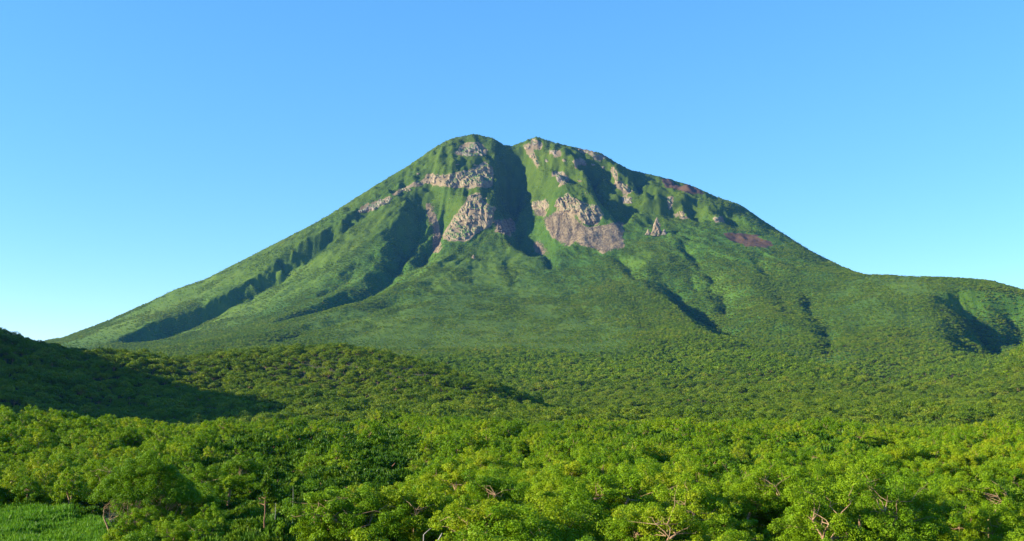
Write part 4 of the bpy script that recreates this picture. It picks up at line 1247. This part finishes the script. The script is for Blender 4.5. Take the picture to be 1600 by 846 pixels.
crag(ROCKS['f1'], 'narrow upright outcrop at the right end of the shaded cliff', 10, 8, M_GREYROCK, 15)
crag(ROCKS['f2'], 'low pale outcrop above and right of the pinnacle', 9, 8, M_ROCK, 16)
crag(ROCKS['f3'], 'small outcrop on the grassy knob right of the pinnacle shadow', 8, 8, M_GREYROCK, 17)
crag(ROCKS['la'], 'fluted dark cliff on the left skyline ridge', 13, 9, M_GREYROCK, 18)
crag(ROCKS['lb'], 'broken rocks between the fluted cliff and the long pale band', 8, 8, M_ROCK, 19)
for n_, (cu, cv, w_, h_, lb) in enumerate([
        (881, 251, 6, 4, 'small rock in the turf between the right summit and the shaded bowl'), (893, 268, 7, 4, 'small rock just left of the shaded bowl, below the pale outcrop'),
        (852, 252, 6, 5, 'small rock beside the orange-grey edge under the right summit'), (905, 283, 6, 4, 'small rock at the lower left rim of the shaded bowl'),
        (926, 258, 7, 4, 'small rock high inside the shaded bowl under the skyline rim'), (944, 262, 5, 5, 'small rock in the shaded bowl next to the upright crag'),
        (884, 288, 6, 4, 'small rock on the turf directly above the largest crag'), (1003, 296, 5, 4, 'small rock right of the slanting pale crag'), (918, 300, 6, 4, 'small rock above the right end of the largest crag'),
        (688, 262, 6, 3, 'small rock above the left end of the long cliff band'), (716, 258, 6, 3, 'small rock above the middle of the long cliff band'), (742, 258, 6, 3, 'small rock above the right end of the long cliff band'),
        (655, 272, 5, 3, 'small rock on the ridge beyond the left end of the cliff band'), (700, 310, 4, 3, 'small rock on the turf left of the jagged slanting crag'), (758, 310, 5, 4, 'small rock on the gully edge at the top of the jagged crag')]):
    crag([(cu - w_, cv + 1), (cu - w_ * 0.4, cv - h_), (cu + w_ * 0.6, cv - h_ * 0.8), (cu + w_, cv + h_ * 0.5), (cu, cv + h_)], lb, 9, 8, M_GREYROCK if n_ % 3 else M_ROCK, 50 + n_)
spire(1026, 364, 20, 25, 'tallest free-standing rock pinnacle on the right slope', 31, M_ROCK, 0.05)
spire(1013, 366, 11, 8, 'squat tan rock at the left foot of the pinnacle', 33, M_ROCK)
spire(1038, 366, 9, 8, 'small rock at the right foot of the pinnacle', 35, M_GREYROCK)
spire(740, 404, 9, 6, 'lone pale boulder on the grassy slope below the central gully', 37, M_ROCK)

def stone(seed):
    r_ = np.random.default_rng(seed)
    t = np.array([(0, 0, 1), (.9, 0, .3), (.25, .85, .3), (-.75, .5, .3), (-.7, -.55, .3), (.3, -.85, .3), (.6, .5, -.5), (-.3, .7, -.5), (-.8, 0, -.5), (-.2, -.8, -.5), (.7, -.4, -.5)]) * r_.uniform(0.7, 1.3, (11, 1)) * np.array([1, 0.8, 0.7])
    f = [(0, 1, 2), (0, 2, 3), (0, 3, 4), (0, 4, 5), (0, 5, 1), (1, 6, 2), (2, 7, 3), (3, 8, 4), (4, 9, 5), (5, 10, 1), (6, 7, 2), (7, 8, 3), (8, 9, 4), (9, 10, 5), (10, 6, 1)]
    me = bpy.data.meshes.new('stone'); fill(me, t, np.array(f), smooth_=False); me.materials.append(M_SCREE)
    return me
C_STONE = holder('stone_variant', [stone(k) for k in range(5)])
def scree(poly, label, n, smax, seed):
    r_ = np.random.default_rng(seed)
    pl = np.array(poly, float)
    u_ = r_.uniform(pl[:, 0].min(), pl[:, 0].max(), n); v_ = r_.uniform(pl[:, 1].min(), pl[:, 1].max(), n)
    k_ = inside(pl, u_ + r_.normal(size=n) * 1.2, v_ + r_.normal(size=n) * 1.2)
    P, ok = hit(u_[k_], v_[k_], y0=2300, y1=3700, n=700)
    P = P[ok]
    sc = 0.7 + smax * r_.random(len(P)) ** 3
    scatter('scree', label, 'scree', P, np.stack([sc] * 3, -1), r_.integers(0, 5, len(P)), C_STONE, seed, 0.5)
scree(ROCKS['scree'], 'wide fan of loose pinkish scree below the largest crag', 12000, 2.6, 1)
scree(ROCKS['strip'], 'narrow scree chute in the shaded gully on the left face', 3000, 2.0, 2)
scree(ROCKS['debris'], 'patch of loose blocks at the mouth of the dark central gully', 1500, 4.0, 3)
scree(ROCKS['lscree'], 'small scree apron under the low pale crag', 900, 2.0, 4)
scree(ROCKS['wet'], 'short grey stone chute below the central gully', 900, 2.4, 5)

# the air between here and the mountain
hz = bpy.data.meshes.new('haze')
x0, x1, y0, y1, z0, z1 = -1900, 1900, -60, 4100, min(NZ.min(), GZ.min()) - 3.0, GZ.max() + 40
hz.from_pydata([(x0, y0, z0), (x1, y0, z0), (x1, y1, z0), (x0, y1, z0), (x0, y0, z1), (x1, y0, z1), (x1, y1, z1), (x0, y1, z1)], [],
               [(0, 3, 2, 1), (4, 5, 6, 7), (0, 1, 5, 4), (1, 2, 6, 5), (2, 3, 7, 6), (3, 0, 4, 7)])
mh = bpy.data.materials.new('haze_air'); mh.use_nodes = True
nt = mh.node_tree
nt.nodes.remove(nt.nodes['Principled BSDF'])
pv = nt.nodes.new('ShaderNodeVolumePrincipled')
pv.inputs['Color'].default_value = (0.09, 0.31, 1.0, 1)
pv.inputs['Density'].default_value = 2.4e-5
pv.inputs['Anisotropy'].default_value = 0.1
nt.links.new(pv.outputs[0], nt.nodes['Material Output'].inputs['Volume'])
hz.materials.append(mh)
link('haze', hz, 'stuff', 'clear pale blue air in front of the mountain', 'haze')
